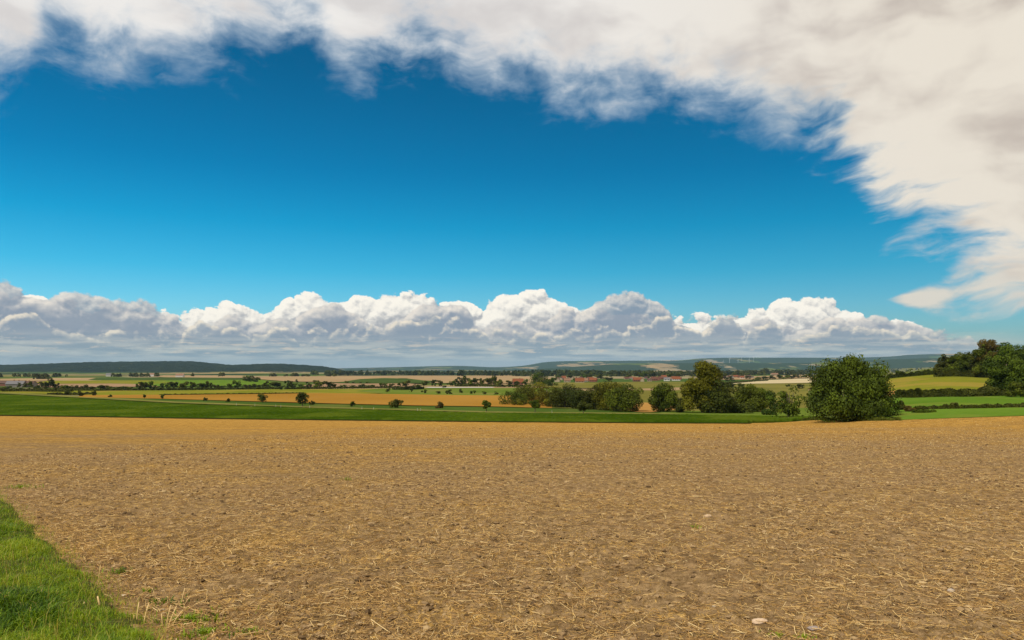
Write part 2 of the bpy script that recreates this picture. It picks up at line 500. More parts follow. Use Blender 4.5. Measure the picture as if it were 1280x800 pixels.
# --- stubble soil: worked earth, trampled straw, a straw-covered headland at the far end
def soil_material():
    m, nt, out = new_mat('stubble_soil')
    co = obj_co(nt); x, y, z = split(nt, co)
    n_big = noise(nt, vec(nt, x * 0.05, y * 0.10), 1.0, 4, 0.55, dim='2D')
    n_mid = noise(nt, vec(nt, x * 0.9, y * 0.9), 1.0, 6, 0.62, dim='2D')
    n_fin = noise(nt, vec(nt, x * 9.0, y * 9.0), 1.0, 7, 0.68, dim='2D')
    n_grit = noise(nt, vec(nt, x * 45.0, y * 45.0), 1.0, 4, 0.7, dim='2D')
    soil = mix(nt, ((n_fin - 0.5) * 1.5 + (n_mid - 0.5) * 0.8 + 0.5).clamp(), SOIL_D, SOIL_L)
    pale = n_grit.smooth(0.60, 0.70)
    soil = mix(nt, pale * 0.55, soil, (0.44, 0.33, 0.18))
    # chopped straw: short pale strokes lying in two directions
    def strokes(ang, sx, sy, seed):
        ca, sa = math.cos(ang), math.sin(ang)
        v = vec(nt, (x * ca + y * sa) * sx + seed, (y * ca - x * sa) * sy)
        return noise(nt, v, 1.0, 4, 0.6, dim='2D')
    st = strokes(0.5, 7, 40, 3.0).mx(strokes(-0.7, 7, 40, 9.0)).mx(strokes(1.5, 7, 34, 17.0))
    far = y.smooth(14, 60)
    head = (y + (n_big - 0.5) * 80.0 + (n_mid - 0.5) * 60.0 + (n_fin - 0.5) * 30.0).smooth(12, 78)       # straw left on the headland
    sw = noise(nt, vec(nt, x * 0.05, y * 0.55), 1.0, 4, 0.6, dim='2D')           # swaths across the slope
    cover = st - 0.615 + far * 0.02 + (n_mid - 0.5) * 0.22 + (n_big - 0.5) * 0.10 + head * 0.09 + (sw - 0.5) * 0.26
    k = cover.smooth(-0.03, 0.07)
    straw = mix(nt, n_fin.smooth(0.35, 0.65), STRAW_D, STRAW_L)
    c = mix(nt, k * 0.85, soil, straw)
    n_spk = noise(nt, vec(nt, x * 1.6 + 40.0, y * 0.8), 1.0, 5, 0.75, dim='2D')
    c = mix(nt, head * 0.78, c, mix(nt, n_spk.smooth(0.36, 0.64), HEAD_A, HEAD_B))
    spk = noise(nt, vec(nt, x * 5.5, y * 4.0 + 11.0), 1.0, 5, 0.80, dim='2D')
    c = mix(nt, 1.0, c, mix(nt, spk.smooth(0.34, 0.66), (0.72, 0.70, 0.66), (1.26, 1.25, 1.22)), 'MULTIPLY')
    dots = voronoi(nt, vec(nt, x * 2.7, y * 2.7), 1.0, 0, 0.5, dim='2D')  # dark dots: shadows of small clods, put into the soil colour
    dk = (dots + (n_mid - 0.5) * 0.45).smooth(0.16, 0.07)
    c = mix(nt, dk * 0.35, c, (0.085, 0.052, 0.024))
    dark = noise(nt, vec(nt, x * 3.0 + 5.0, y * 3.0), 1.0, 5, 0.65, dim='2D').smooth(0.60, 0.72)
    c = mix(nt, dark * 0.28 * (1.0 - head * 0.7), c, (0.10, 0.062, 0.032))
    h = n_fin * 0.6 + n_grit * 0.35 + n_mid * 0.5 + k * 0.3
    principled(nt, out, c, 1.0, 0.0, bump(nt, h, 0.85, 0.06))
    return m
SOIL_D, SOIL_L = (0.182, 0.114, 0.054), (0.340, 0.230, 0.116)
STRAW_D, STRAW_L = (0.34, 0.195, 0.055), (0.58, 0.37, 0.12)
HEAD_A, HEAD_B = (0.285, 0.150, 0.026), (0.46, 0.265, 0.060)
SOIL = soil_material()

# ------------------------------------------------------------------ the ground sheet, out to the horizon
def ground_material():
    m, nt, out = new_mat('plain')
    co = obj_co(nt); x, y, z = split(nt, co)
    wob = noise(nt, vec(nt, x * 0.004, y * 0.004), 1.0, 3, 0.5, dim='2D')
    v = vec(nt, x * (1 / 420.0) + (wob - 0.5) * 0.5, y * (1 / 520.0) + (wob - 0.5) * 0.4)
    cell = voronoi(nt, v, 1.0, 0, 0.5, dim='2D', out='Color', rand=0.8)
    r, g, b = split(nt, cell)
    c = ramp(nt, r, [(0.0, (0.33, 0.24, 0.12)), (0.16, (0.10, 0.14, 0.03)), (0.30, (0.32, 0.26, 0.15)), (0.45, (0.07, 0.12, 0.025)), (0.58, (0.22, 0.20, 0.06)),
                     (0.70, (0.38, 0.27, 0.13)), (0.82, (0.14, 0.17, 0.04)), (0.92, (0.29, 0.20, 0.10))], 'CONSTANT')
    fine = noise(nt, vec(nt, x * 0.05, y * 0.05), 1.0, 6, 0.65, dim='2D')
    c = mix(nt, 1.0, c, mix(nt, fine, (0.55, 0.55, 0.55), (0.90, 0.90, 0.90)), 'MULTIPLY')
    # woods scattered over the far plain and on the ridges
    wd = noise(nt, vec(nt, x * 0.0011, y * 0.0007), 1.0, 5, 0.6, dim='2D')
    wood = (wd + y.smooth(5500, 9000) * 0.085).smooth(0.500, 0.525) * y.smooth(1700, 2600)
    c = mix(nt, wood, c, mix(nt, fine, (0.012, 0.026, 0.012), (0.035, 0.055, 0.02)))
    principled(nt, out, c, 1.0, 0.0, bump(nt, fine, 0.5, 3.0))
    return m

def make_ground():
    Y = np.concatenate([np.linspace(-300, -20, 12), np.linspace(-10, 150, 40), np.exp(np.linspace(math.log(155), math.log(17600), 400))])
    T = np.concatenate([np.linspace(-2.2, -0.85, 30)[:-1], np.linspace(-0.85, 0.85, 260), np.linspace(0.85, 2.2, 30)[1:]])
    YY, TT = np.meshgrid(Y, T, indexing='ij')
    XX = TT * np.maximum(YY, 140.0)
    Z = ground(XX, YY) - 0.10 - 0.25 * sstep(150, 400, YY)
    me = mesh_np('ground', np.stack([XX, YY, Z], -1).reshape(-1, 3), [grid_faces(len(Y), len(T))], smooth=True)
    structure(link('ground', me, [ground_material()]))
make_ground()

# ------------------------------------------------------------------ the stubble field in front
EDGE_PX = [(-150, 517.5), (0, 519), (200, 522), (400, 524.6), (620, 527), (820, 528.6), (935, 529), (975, 528), (1011, 525.6), (1120, 525.2), (1200, 522.6), (1280, 520), (1420, 516)]
_e = [hit(a, b) for a, b in EDGE_PX]
EDGE_T = np.array([x / y for x, y in _e]); EDGE_Y = np.array([y for x, y in _e])
def edge_y(t): return np.interp(t, EDGE_T, EDGE_Y)

def soil_relief(X, Y, cell):
    """clods and tilth; octaves finer than the mesh are left to the shader"""
    h = 0.02 * perlin(X / 2.3, Y / 2.3, 40)
    for w, a, s in ((0.55, 0.018, 41), (0.24, 0.022, 42), (0.11, 0.016, 43), (0.055, 0.008, 44)):
        k = np.clip((w / 1.6 - cell) / (w / 3), 0, 1)
        n = perlin(X / w, Y / w, s)
        h = h + a * k * (np.abs(n) * 1.6 - 0.35 + 0.5 * n)
    return h

def make_field():
    nr, nc = 780, 820
    v = np.linspace(0, 1, nr)
    t = np.concatenate([np.linspace(-1.35, -0.74, 41)[:-1], np.linspace(-0.74, 0.74, nc - 80), np.linspace(0.74, 1.35, 41)[1:]])
    Ye = edge_y(t)
    V_, T = np.meshgrid(v, t, indexing='ij')
    Y = np.exp(math.log(2.4) + V_ * (np.log(Ye)[None, :] - math.log(2.4)))
    X = T * np.maximum(Y, 7.5)
    far = T * Y
    Z = ground(X, Y) + soil_relief(X, Y, np.maximum(Y * 0.0055, 0.006)) + 0.004
    me = mesh_np('stubble_field', np.stack([X, Y, Z], -1).reshape(-1, 3), [grid_faces(nr, len(t))], smooth=True)
    structure(link('stubble_field', me, [SOIL]))
make_field()
def field_z(X, Y):
    return ground(X, Y) + soil_relief(X, Y, np.maximum(np.asarray(Y) * 0.0055, 0.006)) + 0.004

# near ground behind and beside the camera carries the same soil
def make_near():
    X, Y = np.meshgrid(np.linspace(-60, 60, 61), np.linspace(-40, 12, 40))
    Z = ground(X, Y) - 0.05
    structure(link('soil', mesh_np('soil', np.stack([X, Y, Z], -1).reshape(-1, 3), [grid_faces(40, 61)], smooth=True), [SOIL]))
make_near()

# ------------------------------------------------------------------ fields, meadows and tracks of the valley
def strip(name, pts, mat, off=0.06, rows=14, cols=140, kind='structure', relief=None, hgt=0.0, skirt=False):
    """a sheet on the ground between a near and a far edge; pts: (photo column, near row, far row)"""
    P = np.array(pts, float)
    def tip(p, sgn):
        q = ((int(p[0]) * 7919 + int(p[1] * 10) * 31) % 100) / 100.0
        m = p[1] + (p[2] - p[1]) * (0.15 + 0.7 * q)
        return (p[0] + sgn * (3.0 + 4.0 * (p[1] - p[2])) * (0.5 + q), m + 0.02, m - 0.02)
    ends = []
    if P[0, 0] > -100 and P[0, 1] - P[0, 2] < 14: P = np.vstack([[tip(P[0], -1)], P])
    if P[-1, 0] < 1300 and P[-1, 1] - P[-1, 2] < 14: P = np.vstack([P, [tip(P[-1], 1)]])
    c = np.linspace(P[0, 0], P[-1, 0], cols)
    nb = np.interp(c, P[:, 0], P[:, 1]); nf = np.interp(c, P[:, 0], P[:, 2])
    A = np.array([hit(a, b) for a, b in zip(c, nb)]); B = np.array([hit(a, b) for a, b in zip(c, nf)])
    t = np.linspace(0, 1, rows)[:, None]
    X = A[:, 0] * (1 - t) + B[:, 0] * t; Y = A[:, 1] * (1 - t) + B[:, 1] * t
    Z = ground(X, Y) + off + hgt
    if relief is not None: Z = Z + relief(X, Y)
    Vv = np.stack([X, Y, Z], -1)
    if skirt:
        lo = Vv[:1].copy(); lo[..., 2] = ground(lo[..., 0], lo[..., 1]) - 0.05; lo[..., 1] -= 0.05
        Vv = np.concatenate([lo, Vv], 0); rows += 1
    me = mesh_np(name, Vv.reshape(-1, 3), [grid_faces(rows, cols)], smooth=True)
    o = link(name, me, [mat]); o['kind'] = kind
    return o

M_CROP = field_mat('beet_crop', (0.022, 0.046, 0.002), (0.054, 0.088, 0.006), 0.03, 1.2, rows=(1.45, 3.0), rowk=0.16, hgt=0.3, c3=(0.070, 0.098, 0.008))
M_GREEN = field_mat('green_pasture', (0.036, 0.068, 0.010), (0.068, 0.108, 0.020), 0.02, 0.5, c3=(0.096, 0.112, 0.024))
M_BRIGHT = field_mat('bright_meadow', (0.071, 0.112, 0.013), (0.124, 0.161, 0.026), 0.012, 0.3, c3=(0.150, 0.150, 0.038))
M_GRAIN = field_mat('ripe_grain', (0.235, 0.120, 0.018), (0.315, 0.172, 0.036), 0.012, 0.5, rows=(1.2, 9.0), rowk=0.12, hgt=0.2)
M_TAN = field_mat('pale_stubble', (0.245, 0.162, 0.083), (0.331, 0.238, 0.126), 0.006, 0.2)
M_PINK = field_mat('bare_soil', (0.224, 0.140, 0.081), (0.294, 0.193, 0.112), 0.006, 0.2)
M_CREAM = field_mat('cream_stubble', (0.368, 0.296, 0.168), (0.480, 0.400, 0.240), 0.008, 0.2)
M_OLIVE = field_mat('olive_grass', (0.112, 0.104, 0.022), (0.176, 0.155, 0.036), 0.010, 0.3, c3=(0.086, 0.101, 0.018))
M_YGREEN = field_mat('yellow_green_grass', (0.105, 0.125, 0.010), (0.195, 0.185, 0.022), 0.022, 0.3, c3=(0.235, 0.175, 0.032))
M_DGREEN = field_mat('dark_green_crop', (0.035, 0.060, 0.014), (0.062, 0.092, 0.022), 0.008, 0.2)
M_LAWN = field_mat('lush_meadow', (0.064, 0.128, 0.010), (0.111, 0.183, 0.022), 0.03, 0.8, c3=(0.136, 0.170, 0.025))
M_TRACK = field_mat('dusty_track', (0.105, 0.115, 0.020), (0.185, 0.170, 0.050), 0.05, 0.8)
M_PATCH = field_mat('dry_grass_patch', (0.302, 0.158, 0.040), (0.374, 0.223, 0.072), 0.02, 0.5)

def crop_relief(X, Y):
    return 0.16 * perlin(X / 1.1, Y / 1.1, 60) + 0.12 * perlin(X / 0.45, Y / 0.45, 61)

# (columns, near row, far row), from the nearest outwards
strip('crop_field', [(-150, 517.3, 491), (0, 518.8, 493), (118, 520.4, 499.8), (220, 522.2, 505.8), (400, 524.4, 512), (620, 526.8, 518), (820, 528.4, 520), (935, 528.8, 521.6), (990, 526.4, 522.6)],
      M_CROP, 0.03, rows=150, cols=900, relief=crop_relief, hgt=0.28, skirt=True)
M_EDGE_SHADE = field_mat('edge_shade', (0.016, 0.018, 0.006), (0.035, 0.035, 0.010), 0.3, 1.5)  # shade along the crop's near edge, painted as a near-black ground strip
strip('crop_edge_shade', [(-150, 518.5, 517.0), (0, 520.0, 518.4), (118, 521.6, 520.0), (220, 523.3, 521.8), (400, 525.6, 524.0), (620, 527.9, 526.4), (820, 529.4, 528.0), (935, 529.8, 528.4)], M_EDGE_SHADE, 0.045, rows=4, cols=300)
strip('dirt_track', [(-150, 489.8, 487.5), (0, 491.9, 490.2), (118, 498.3, 496.2), (220, 504, 502.2), (400, 510.2, 508.8), (620, 516.2, 514.8), (820, 518.2, 516.8), (1000, 521.6, 520)], M_TRACK, 0.10, rows=4)
strip('green_field', [(90, 496.5, 495.4), (118, 497.6, 495.8), (200, 502.6, 499), (300, 506, 502), (400, 509.4, 505), (520, 512.5, 508), (620, 515, 509.3), (700, 516, 511), (820, 517.2, 512)], M_GREEN, 0.08)
strip('grain_field', [(105, 496.8, 494), (200, 498.6, 493.5), (300, 501.4, 492.2), (420, 504.8, 491.7), (520, 507.2, 493.2), (620, 508.6, 494.4), (690, 510.5, 494.8)], M_GRAIN, 0.12)
strip('meadow', [(-150, 490, 484.5), (0, 491, 487), (120, 494, 488.5), (220, 493.9, 488), (340, 492.9, 486.8), (480, 492, 486), (520, 493.2, 487)], M_YGREEN, 0.09)
strip('meadow', [(478, 492.5, 485.6), (560, 494, 485.3), (620, 494.6, 485.3), (690, 495, 485)], M_BRIGHT, 0.14)
strip('meadow', [(640, 508, 494), (690, 510, 494), (800, 514, 486), (850, 515.5, 484), (910, 516.5, 484), (1000, 518.5, 484), (1010, 519, 484)], M_OLIVE, 0.07)
strip('meadow', [(830, 518.5, 515), (870, 519, 514), (950, 520.5, 512), (990, 521, 511), (1012, 522, 510)], M_BRIGHT, 0.12)
strip('dry_patch', [(797, 515.8, 505), (803, 516.2, 503.8), (812, 516.2, 503.8), (819, 515.8, 506)], M_PATCH, 0.18, cols=20)
strip('stubble_strip', [(795, 488, 483), (830, 488.5, 482.6), (845, 488, 483)], M_TAN, 0.16, cols=20)
strip('meadow', [(690, 485, 478.5), (800, 486, 477.4), (850, 484.5, 477.2), (900, 484, 479), (1012, 486, 479.4)], M_OLIVE, 0.2)
strip('cream_field', [(895, 480.5, 479.2), (925, 480, 477.4), (960, 479.6, 475.2), (1000, 479, 473.7), (1022, 478.4, 473.4)], M_CREAM, 0.4)
strip('bare_field', [(905, 474.8, 473.6), (945, 474.6, 470.4), (1000, 473, 468.6), (1024, 472.6, 468)], M_TAN, 0.4)
strip('bare_field', [(60, 484.4, 479.6), (120, 484, 479.4), (173, 483.6, 479.4), (196, 483.4, 480)], M_PINK, 0.2)
strip('bare_field', [(20, 481.8, 477.4), (40, 481.6, 477), (86, 481, 477), (92, 480.2, 478)], M_PINK, 0.2)
strip('stubble_strip', [(-150, 478, 472), (0, 477.2, 473.6), (60, 476, 472.6), (124, 476, 472.4), (130, 475.4, 473)], M_TAN, 0.3)
strip('meadow', [(60, 480, 476.2), (140, 479.6, 475.4), (180, 480.4, 475), (206, 481, 475.2)], M_YGREEN, 0.3)
strip('green_field', [(196, 483, 476), (240, 483, 474.2), (300, 483, 474), (327, 482.6, 475)], M_LAWN, 0.3)
strip('dark_crop', [(120, 475.6, 472.6), (200, 475.6, 471.8), (300, 475, 472.8)], M_DGREEN, 0.4)
strip('stubble_strip', [(205, 471.8, 469.2), (303, 472.6, 469.6)], M_TAN, 0.5)
strip('bare_field', [(322, 474, 471), (360, 477, 470.6), (420, 478, 470.4), (500, 473, 469.6), (620, 473.6, 469.6)], M_TAN, 0.4)
strip('dark_crop', [(424, 479.6, 478.4), (450, 480, 474.2), (480, 479.8, 472.9), (510, 479.6, 473.6), (530, 479.4, 476)], M_DGREEN, 0.6)
strip('bare_field', [(400, 485, 480), (430, 484.6, 478.8), (503, 484.2, 479)], M_PINK, 0.5)
strip('bare_field', [(530, 478.6, 470), (620, 480, 470.4), (662, 479, 471)], M_TAN, 0.4)
strip('gravel_road', [(537, 485.0, 484.2), (615, 484.9, 484.1)], plain_mat('pale_gravel', (0.5, 0.46, 0.4)), 0.3, rows=3)
# the rise on the right
strip('meadow', [(1112, 525.0, 512), (1130, 524.8, 511), (1200, 522.4, 509.6), (1280, 519.8, 508), (1420, 515.5, 504)], M_LAWN, 0.03, rows=24)
strip('green_field', [(1105, 512, 498.5), (1130, 511.2, 497), (1200, 509.8, 495.6), (1270, 508.4, 493.4), (1420, 504.5, 489)], M_LAWN, 0.05, rows=24)
strip('dry_patch', [(1108, 496, 490), (1122, 495.5, 488.2), (1140, 494, 488.6)], M_PATCH, 0.12, cols=20)
strip('meadow', [(1096, 492, 473.5), (1120, 490.5, 471.6), (1166, 489, 468.2), (1232, 489, 469.5), (1280, 490, 471), (1420, 486, 468)], M_YGREEN, 0.07, rows=40)
strip('meadow', [(1096, 471.6, 461.5), (1120, 470.4, 460.8), (1170, 466.8, 459), (1230, 466, 458)], M_OLIVE, 0.1, rows=24)

# ------------------------------------------------------------------ loose straw, clods
def pick_y(n, a, b, r):
    return np.exp(r.uniform(math.log(a), math.log(b), n))

VERGE_PX = [(-60, 578), (0, 617), (28, 640), (62, 676), (84, 690), (112, 716), (140, 742), (150, 757), (172, 770), (196, 784), (212, 800), (240, 830), (290, 890)]
_v = np.array([hit(a, b) for a, b in VERGE_PX])
_o = np.argsort(_v[:, 1])
def verge_x(Y):
    Y = np.asarray(Y, float)
    e = np.interp(Y, _v[_o, 1], _v[_o, 0])
    return e + 0.03 + 0.07 * perlin(Y / 0.9, Y * 0.0, 90) + 0.07 * perlin(Y / 0.3, Y * 0.0 + 3.3, 91)

def lying_straw():
    r = np.random.default_rng(11)
    n = 350000
    Y = pick_y(n, 3.2, 85, r); X = r.uniform(-0.86, 0.86, n) * (Y + 1.0)
    m = fbm2(X / 2.2, Y / 1.5, 70, 3) * 0.6 + perlin(X / 0.45, Y / 0.35, 75) * 0.55
    m = m + 0.30 * sstep(1.3, 0.2, X - verge_x(Y)) * (Y < 14)
    keep = r.uniform(-0.75, 0.75, n) < m - 0.12 + 0.25 * sstep(15, 60, Y)
    keep &= Y < edge_y(X / Y) - 1.0
    keep &= X > verge_x(Y) + r.uniform(-0.15, 0.15, n)
    X, Y = X[keep], Y[keep]; n = len(X)
    L = r.gamma(2.2, 0.026, n).clip(0.015, 0.22); rad = r.uniform(0.0010, 0.0022, n) * (1 + Y / 14.0)
    a = r.uniform(0, 2 * math.pi, n); stub = r.random(n) < 0.10 + 0.35 * sstep(12, 40, Y)
    tilt = np.where(stub, r.uniform(0.4, 1.3, n), r.normal(0.06, 0.16, n))
    L = np.where(stub, np.minimum(L, 0.10) * 0.8, L)
    d = np.stack([np.cos(a) * np.cos(tilt), np.sin(a) * np.cos(tilt), np.sin(tilt)], -1)
    c = np.stack([X, Y, field_z(X, Y) + 0.004 + np.abs(np.sin(tilt)) * L * 0.45 + r.uniform(0, 0.012, n)], -1)
    side = np.stack([-np.sin(a), np.cos(a), np.zeros(n)], -1); up = np.cross(d, side)
    bend = r.normal(0, 0.10, n)[:, None] * L[:, None] * side
    V = np.empty((n, 9, 3))
    for s, (k, b) in enumerate(((-0.5, 0.0), (0.0, 1.0), (0.5, 0.0))):
        for j in range(3):
            th = 2 * math.pi * j / 3
            V[:, s * 3 + j] = c + d * (L * k)[:, None] + bend * b + rad[:, None] * (math.cos(th) * side + math.sin(th) * up)
    base = (np.arange(n) * 9)[:, None]
    q = []
    for s in range(2):
        for j in range(3):
            q.append(base + np.array([[s * 3 + j, s * 3 + (j + 1) % 3, s * 3 + 3 + (j + 1) % 3, s * 3 + 3 + j]]))
    tint = np.repeat(np.clip(r.normal(0.50, 0.25, n), 0, 1), 9)
    me = mesh_np('straw', V.reshape(-1, 3), [np.concatenate(q)], True, tint=tint)
    m_, nt, out = new_mat('dry_straw')
    principled(nt, out, ramp(nt, attr(nt), [(0.0, (0.16, 0.085, 0.03)), (0.35, (0.36, 0.20, 0.06)), (0.65, (0.56, 0.36, 0.12)), (1.0, (0.72, 0.54, 0.26))]), 0.55, 0.3)
    stuff(link('straw', me, [m_]))
    return m_
M_STRAW = lying_straw()

ICO_V, ICO_F = None, None
def _ico(sub):
    import bmesh
    bm = bmesh.new(); bmesh.ops.create_icosphere(bm, subdivisions=sub, radius=1.0)
    v = np.array([x.co[:] for x in bm.verts]); f = np.array([[y.index for y in x.verts] for x in bm.faces]); bm.free()
    return v, f
ICO_V, ICO_F = _ico(3)
ICO1_V, ICO1_F = _ico(1)

def soil_clods():
    r = np.random.default_rng(12)
    n = 150000
    Y = pick_y(n, 3.2, 75, r); X = r.uniform(-0.86, 0.86, n) * (Y + 1.0)
    m = fbm2(X / 3.0, Y / 2.0, 80, 3)
    keep = (r.uniform(-0.6, 1.1, n) < m) & (X > verge_x(Y) + 0.1) & (Y < edge_y(X / Y) - 1.0) & (r.random(n) < sstep(60, 22, Y) * 0.9 + 0.1)
    X, Y = X[keep], Y[keep]; n = len(X)
    R = r.gamma(1.5, 0.0040, n).clip(0.0025, 0.024) * (1 + Y / 26.0)
    nv = len(ICO1_V)
    P = ICO1_V[None] * (1 + 0.28 * r.standard_normal((n, nv, 1))).clip(0.55, 1.5)
    P = P * np.stack([R * r.uniform(0.8, 1.5, n), R * r.uniform(0.8, 1.3, n), R * r.uniform(0.45, 0.9, n)], -1)[:, None]
    P += np.stack([X, Y, field_z(X, Y) + R * 0.25], -1)[:, None]
    Fc = (ICO1_F[None] + (np.arange(n) * nv)[:, None, None]).reshape(-1, 3)
    me = mesh_np('clods', P.reshape(-1, 3), [Fc], False, tint=np.repeat(r.uniform(0, 1, n), nv))
    m_, nt, out = new_mat('clod_earth')
    c = ramp(nt, attr(nt), [(0.0, (0.09, 0.056, 0.026)), (0.5, (0.21, 0.137, 0.068)), (0.85, (0.30, 0.202, 0.100)), (1.0, (0.37, 0.26, 0.13))])
    principled(nt, out, c, 0.95, 0.1)
    stuff(link('clods', me, [m_]))
soil_clods()

# ------------------------------------------------------------------ grass verge
def blades(X, Y, Z, h, w, lean, r):
    """bent two-piece blades: returns verts, quads, tris"""
    n = len(X)
    a = r.uniform(0, 2 * math.pi, n); b = a + r.normal(math.pi / 2, 0.5, n)
    s = np.stack([np.cos(a), np.sin(a), np.zeros(n)], -1) * (w / 2)[:, None]
    l = np.stack([np.cos(b), np.sin(b), np.zeros(n)], -1)
    p0 = np.stack([X, Y, Z], -1)
    p1 = p0 + l * (h * lean * 0.35)[:, None] + np.array([0, 0, 1.0]) * (h * 0.6)[:, None]
    p2 = p0 + l * (h * lean)[:, None] + np.array([0, 0, 1.0]) * (h * (1.02 - 0.35 * lean))[:, None]
    V = np.stack([p0 - s, p0 + s, p1 - s * 0.8, p1 + s * 0.8, p2], 1)
    i = (np.arange(n) * 5)[:, None]
    return V.reshape(-1, 3), i + np.array([[0, 1, 3, 2]]), i + np.array([[2, 3, 4]])

def grass_material():
    m, nt, out = new_mat('grass_blade')
    t = attr(nt)
    c = ramp(nt, t, [(0.0, (0.018, 0.046, 0.003)), (0.3, (0.060, 0.130, 0.004)), (0.65, (0.200, 0.300, 0.008)), (0.93, (0.34, 0.38, 0.025)), (1.0, (0.46, 0.33, 0.11))])
    d = nt.nodes.new('ShaderNodeBsdfPrincipled'); d.inputs['Roughness'].default_value = 0.5; d.inputs['Specular IOR Level'].default_value = 0.25
    nt.links.new(c, d.inputs['Base Color'])
    tr = nt.nodes.new('ShaderNodeBsdfTranslucent'); nt.links.new(mix(nt, 1.0, c, (1.4, 1.3, 0.5), 'MULTIPLY'), tr.inputs['Color'])
    ms = nt.nodes.new('ShaderNodeMixShader'); ms.inputs[0].default_value = 0.35
    nt.links.new(d.outputs[0], ms.inputs[1]); nt.links.new(tr.outputs[0], ms.inputs[2]); nt.links.new(ms.outputs[0], out.inputs['Surface'])
    return m
M_GRASS = grass_material()

def verge():
    # turf under the blades
    Y = np.exp(np.linspace(math.log(2.0), math.log(17.5), 260)); u = np.linspace(0, 1, 120) ** 1.5
    YY, UU = np.meshgrid(Y, u, indexing='ij')
    XX = verge_x(YY) - 0.16 - UU * (9.0 + 0 * YY)
    ZZ = ground(XX, YY) + 0.02 + 0.05 * sstep(0, 0.5, verge_x(YY) - XX) + 0.02 * perlin(XX / 0.3, YY / 0.3, 95)
    turf = field_mat('turf', (0.035, 0.050, 0.008), (0.09, 0.080, 0.028), 0.6, 9.0, hgt=0.02)
    structure(link('grass_bank', mesh_np('grass_bank', np.stack([XX, YY, ZZ], -1).reshape(-1, 3), [grid_faces(len(Y), len(u))], True), [turf]))
    r = np.random.default_rng(14)
    n = 330000
    Y = pick_y(n, 3.0, 17, r)
    Xe = verge_x(Y)
    X = Xe + 0.10 - r.power(1.0, n) * np.clip(Xe + 1.15 * Y + 1.0, 0.3, 9.0)
    inside = Xe - X
    thin = sstep(-0.12, 0.40, inside) * (0.4 + 0.6 * sstep(-0.5, 0.3, fbm2(X / 0.3, Y / 0.3, 93, 2) + inside * 2.5))
    clump = fbm2(X / 0.55, Y / 0.55, 96, 3)
    big = fbm2(X / 1.6, Y / 1.6, 98, 2)
    keep = r.uniform(0, 1, n) < thin * (0.55 + 0.45 * sstep(-0.6, 0.4, clump)) + 0.03 * (inside > -0.2)
    X, Y, inside, clump, big = (q[keep] for q in (X, Y, inside, clump, big)); n = len(X)
    tall = sstep(0.05, 0.6, big) * sstep(0.2, 0.8, inside)
    h = (0.036 + 0.028 * r.random(n) + 0.045 * sstep(-0.2, 0.8, clump) + 0.075 * tall) * r.uniform(0.6, 1.25, n) * (0.55 + 0.45 * sstep(0, 0.5, inside))
    w = r.uniform(0.0028, 0.006, n) * (1 + 0.9 * tall)
    lean = np.clip(r.normal(0.62, 0.32, n), 0.05, 1.2)
    Z = ground(X, Y) + 0.01 + 0.05 * sstep(0, 0.5, inside)
    V, q, t = blades(X, Y, Z, h, w, lean, r)
    tint = np.clip(0.62 + 0.15 * r.standard_normal(n) - 0.40 * tall + 0.20 * clump + 0.16 * fbm2(X / 0.16, Y / 0.16, 94, 2), 0, 0.93)
    dry = r.random(n) < 0.02 + 0.05 * (inside < 0.3)
    tint[dry] = 1.0
    k = 5200                                            # dead stems and seed heads standing above the turf
    Yd = pick_y(k, 3.0, 17, r); Xd = verge_x(Yd) + 0.05 - r.power(1.0, k) * np.clip(verge_x(Yd) + 1.15 * Yd + 1.0, 0.3, 9.0)
    V2, q2, t2 = blades(Xd, Yd, ground(Xd, Yd) + 0.02, r.uniform(0.10, 0.24, k), r.uniform(0.002, 0.0045, k), np.clip(r.normal(0.45, 0.3, k), 0.05, 1.1), r)
    k3 = 9000                                           # broad leaves low down in patches
    Yb = pick_y(k3, 3.0, 17, r); Xb = verge_x(Yb) - r.power(1.0, k3) * np.clip(verge_x(Yb) + 1.15 * Yb + 1.0, 0.3, 9.0)
    ok = (fbm2(Xb / 0.7, Yb / 0.7, 99, 2) > 0.15) & (verge_x(Yb) - Xb > 0.35); Xb, Yb = Xb[ok], Yb[ok]; k3 = len(Xb)
    V3, q3, t3 = blades(Xb, Yb, ground(Xb, Yb) + 0.04, r.uniform(0.06, 0.11, k3), r.uniform(0.010, 0.022, k3), np.clip(r.normal(0.9, 0.2, k3), 0.4, 1.3), r)
    q = np.concatenate([q, q2 + len(V), q3 + len(V) + len(V2)]); t = np.concatenate([t, t2 + len(V), t3 + len(V) + len(V2)])
    V = np.concatenate([V, V2, V3]); tint = np.concatenate([tint, r.uniform(0.95, 1.0, k), r.uniform(0.15, 0.6, k3)])
    stuff(link('grass', mesh_np('grass', V, [q, t], False, tint=np.repeat(tint, 5)), [M_GRASS]))
verge()

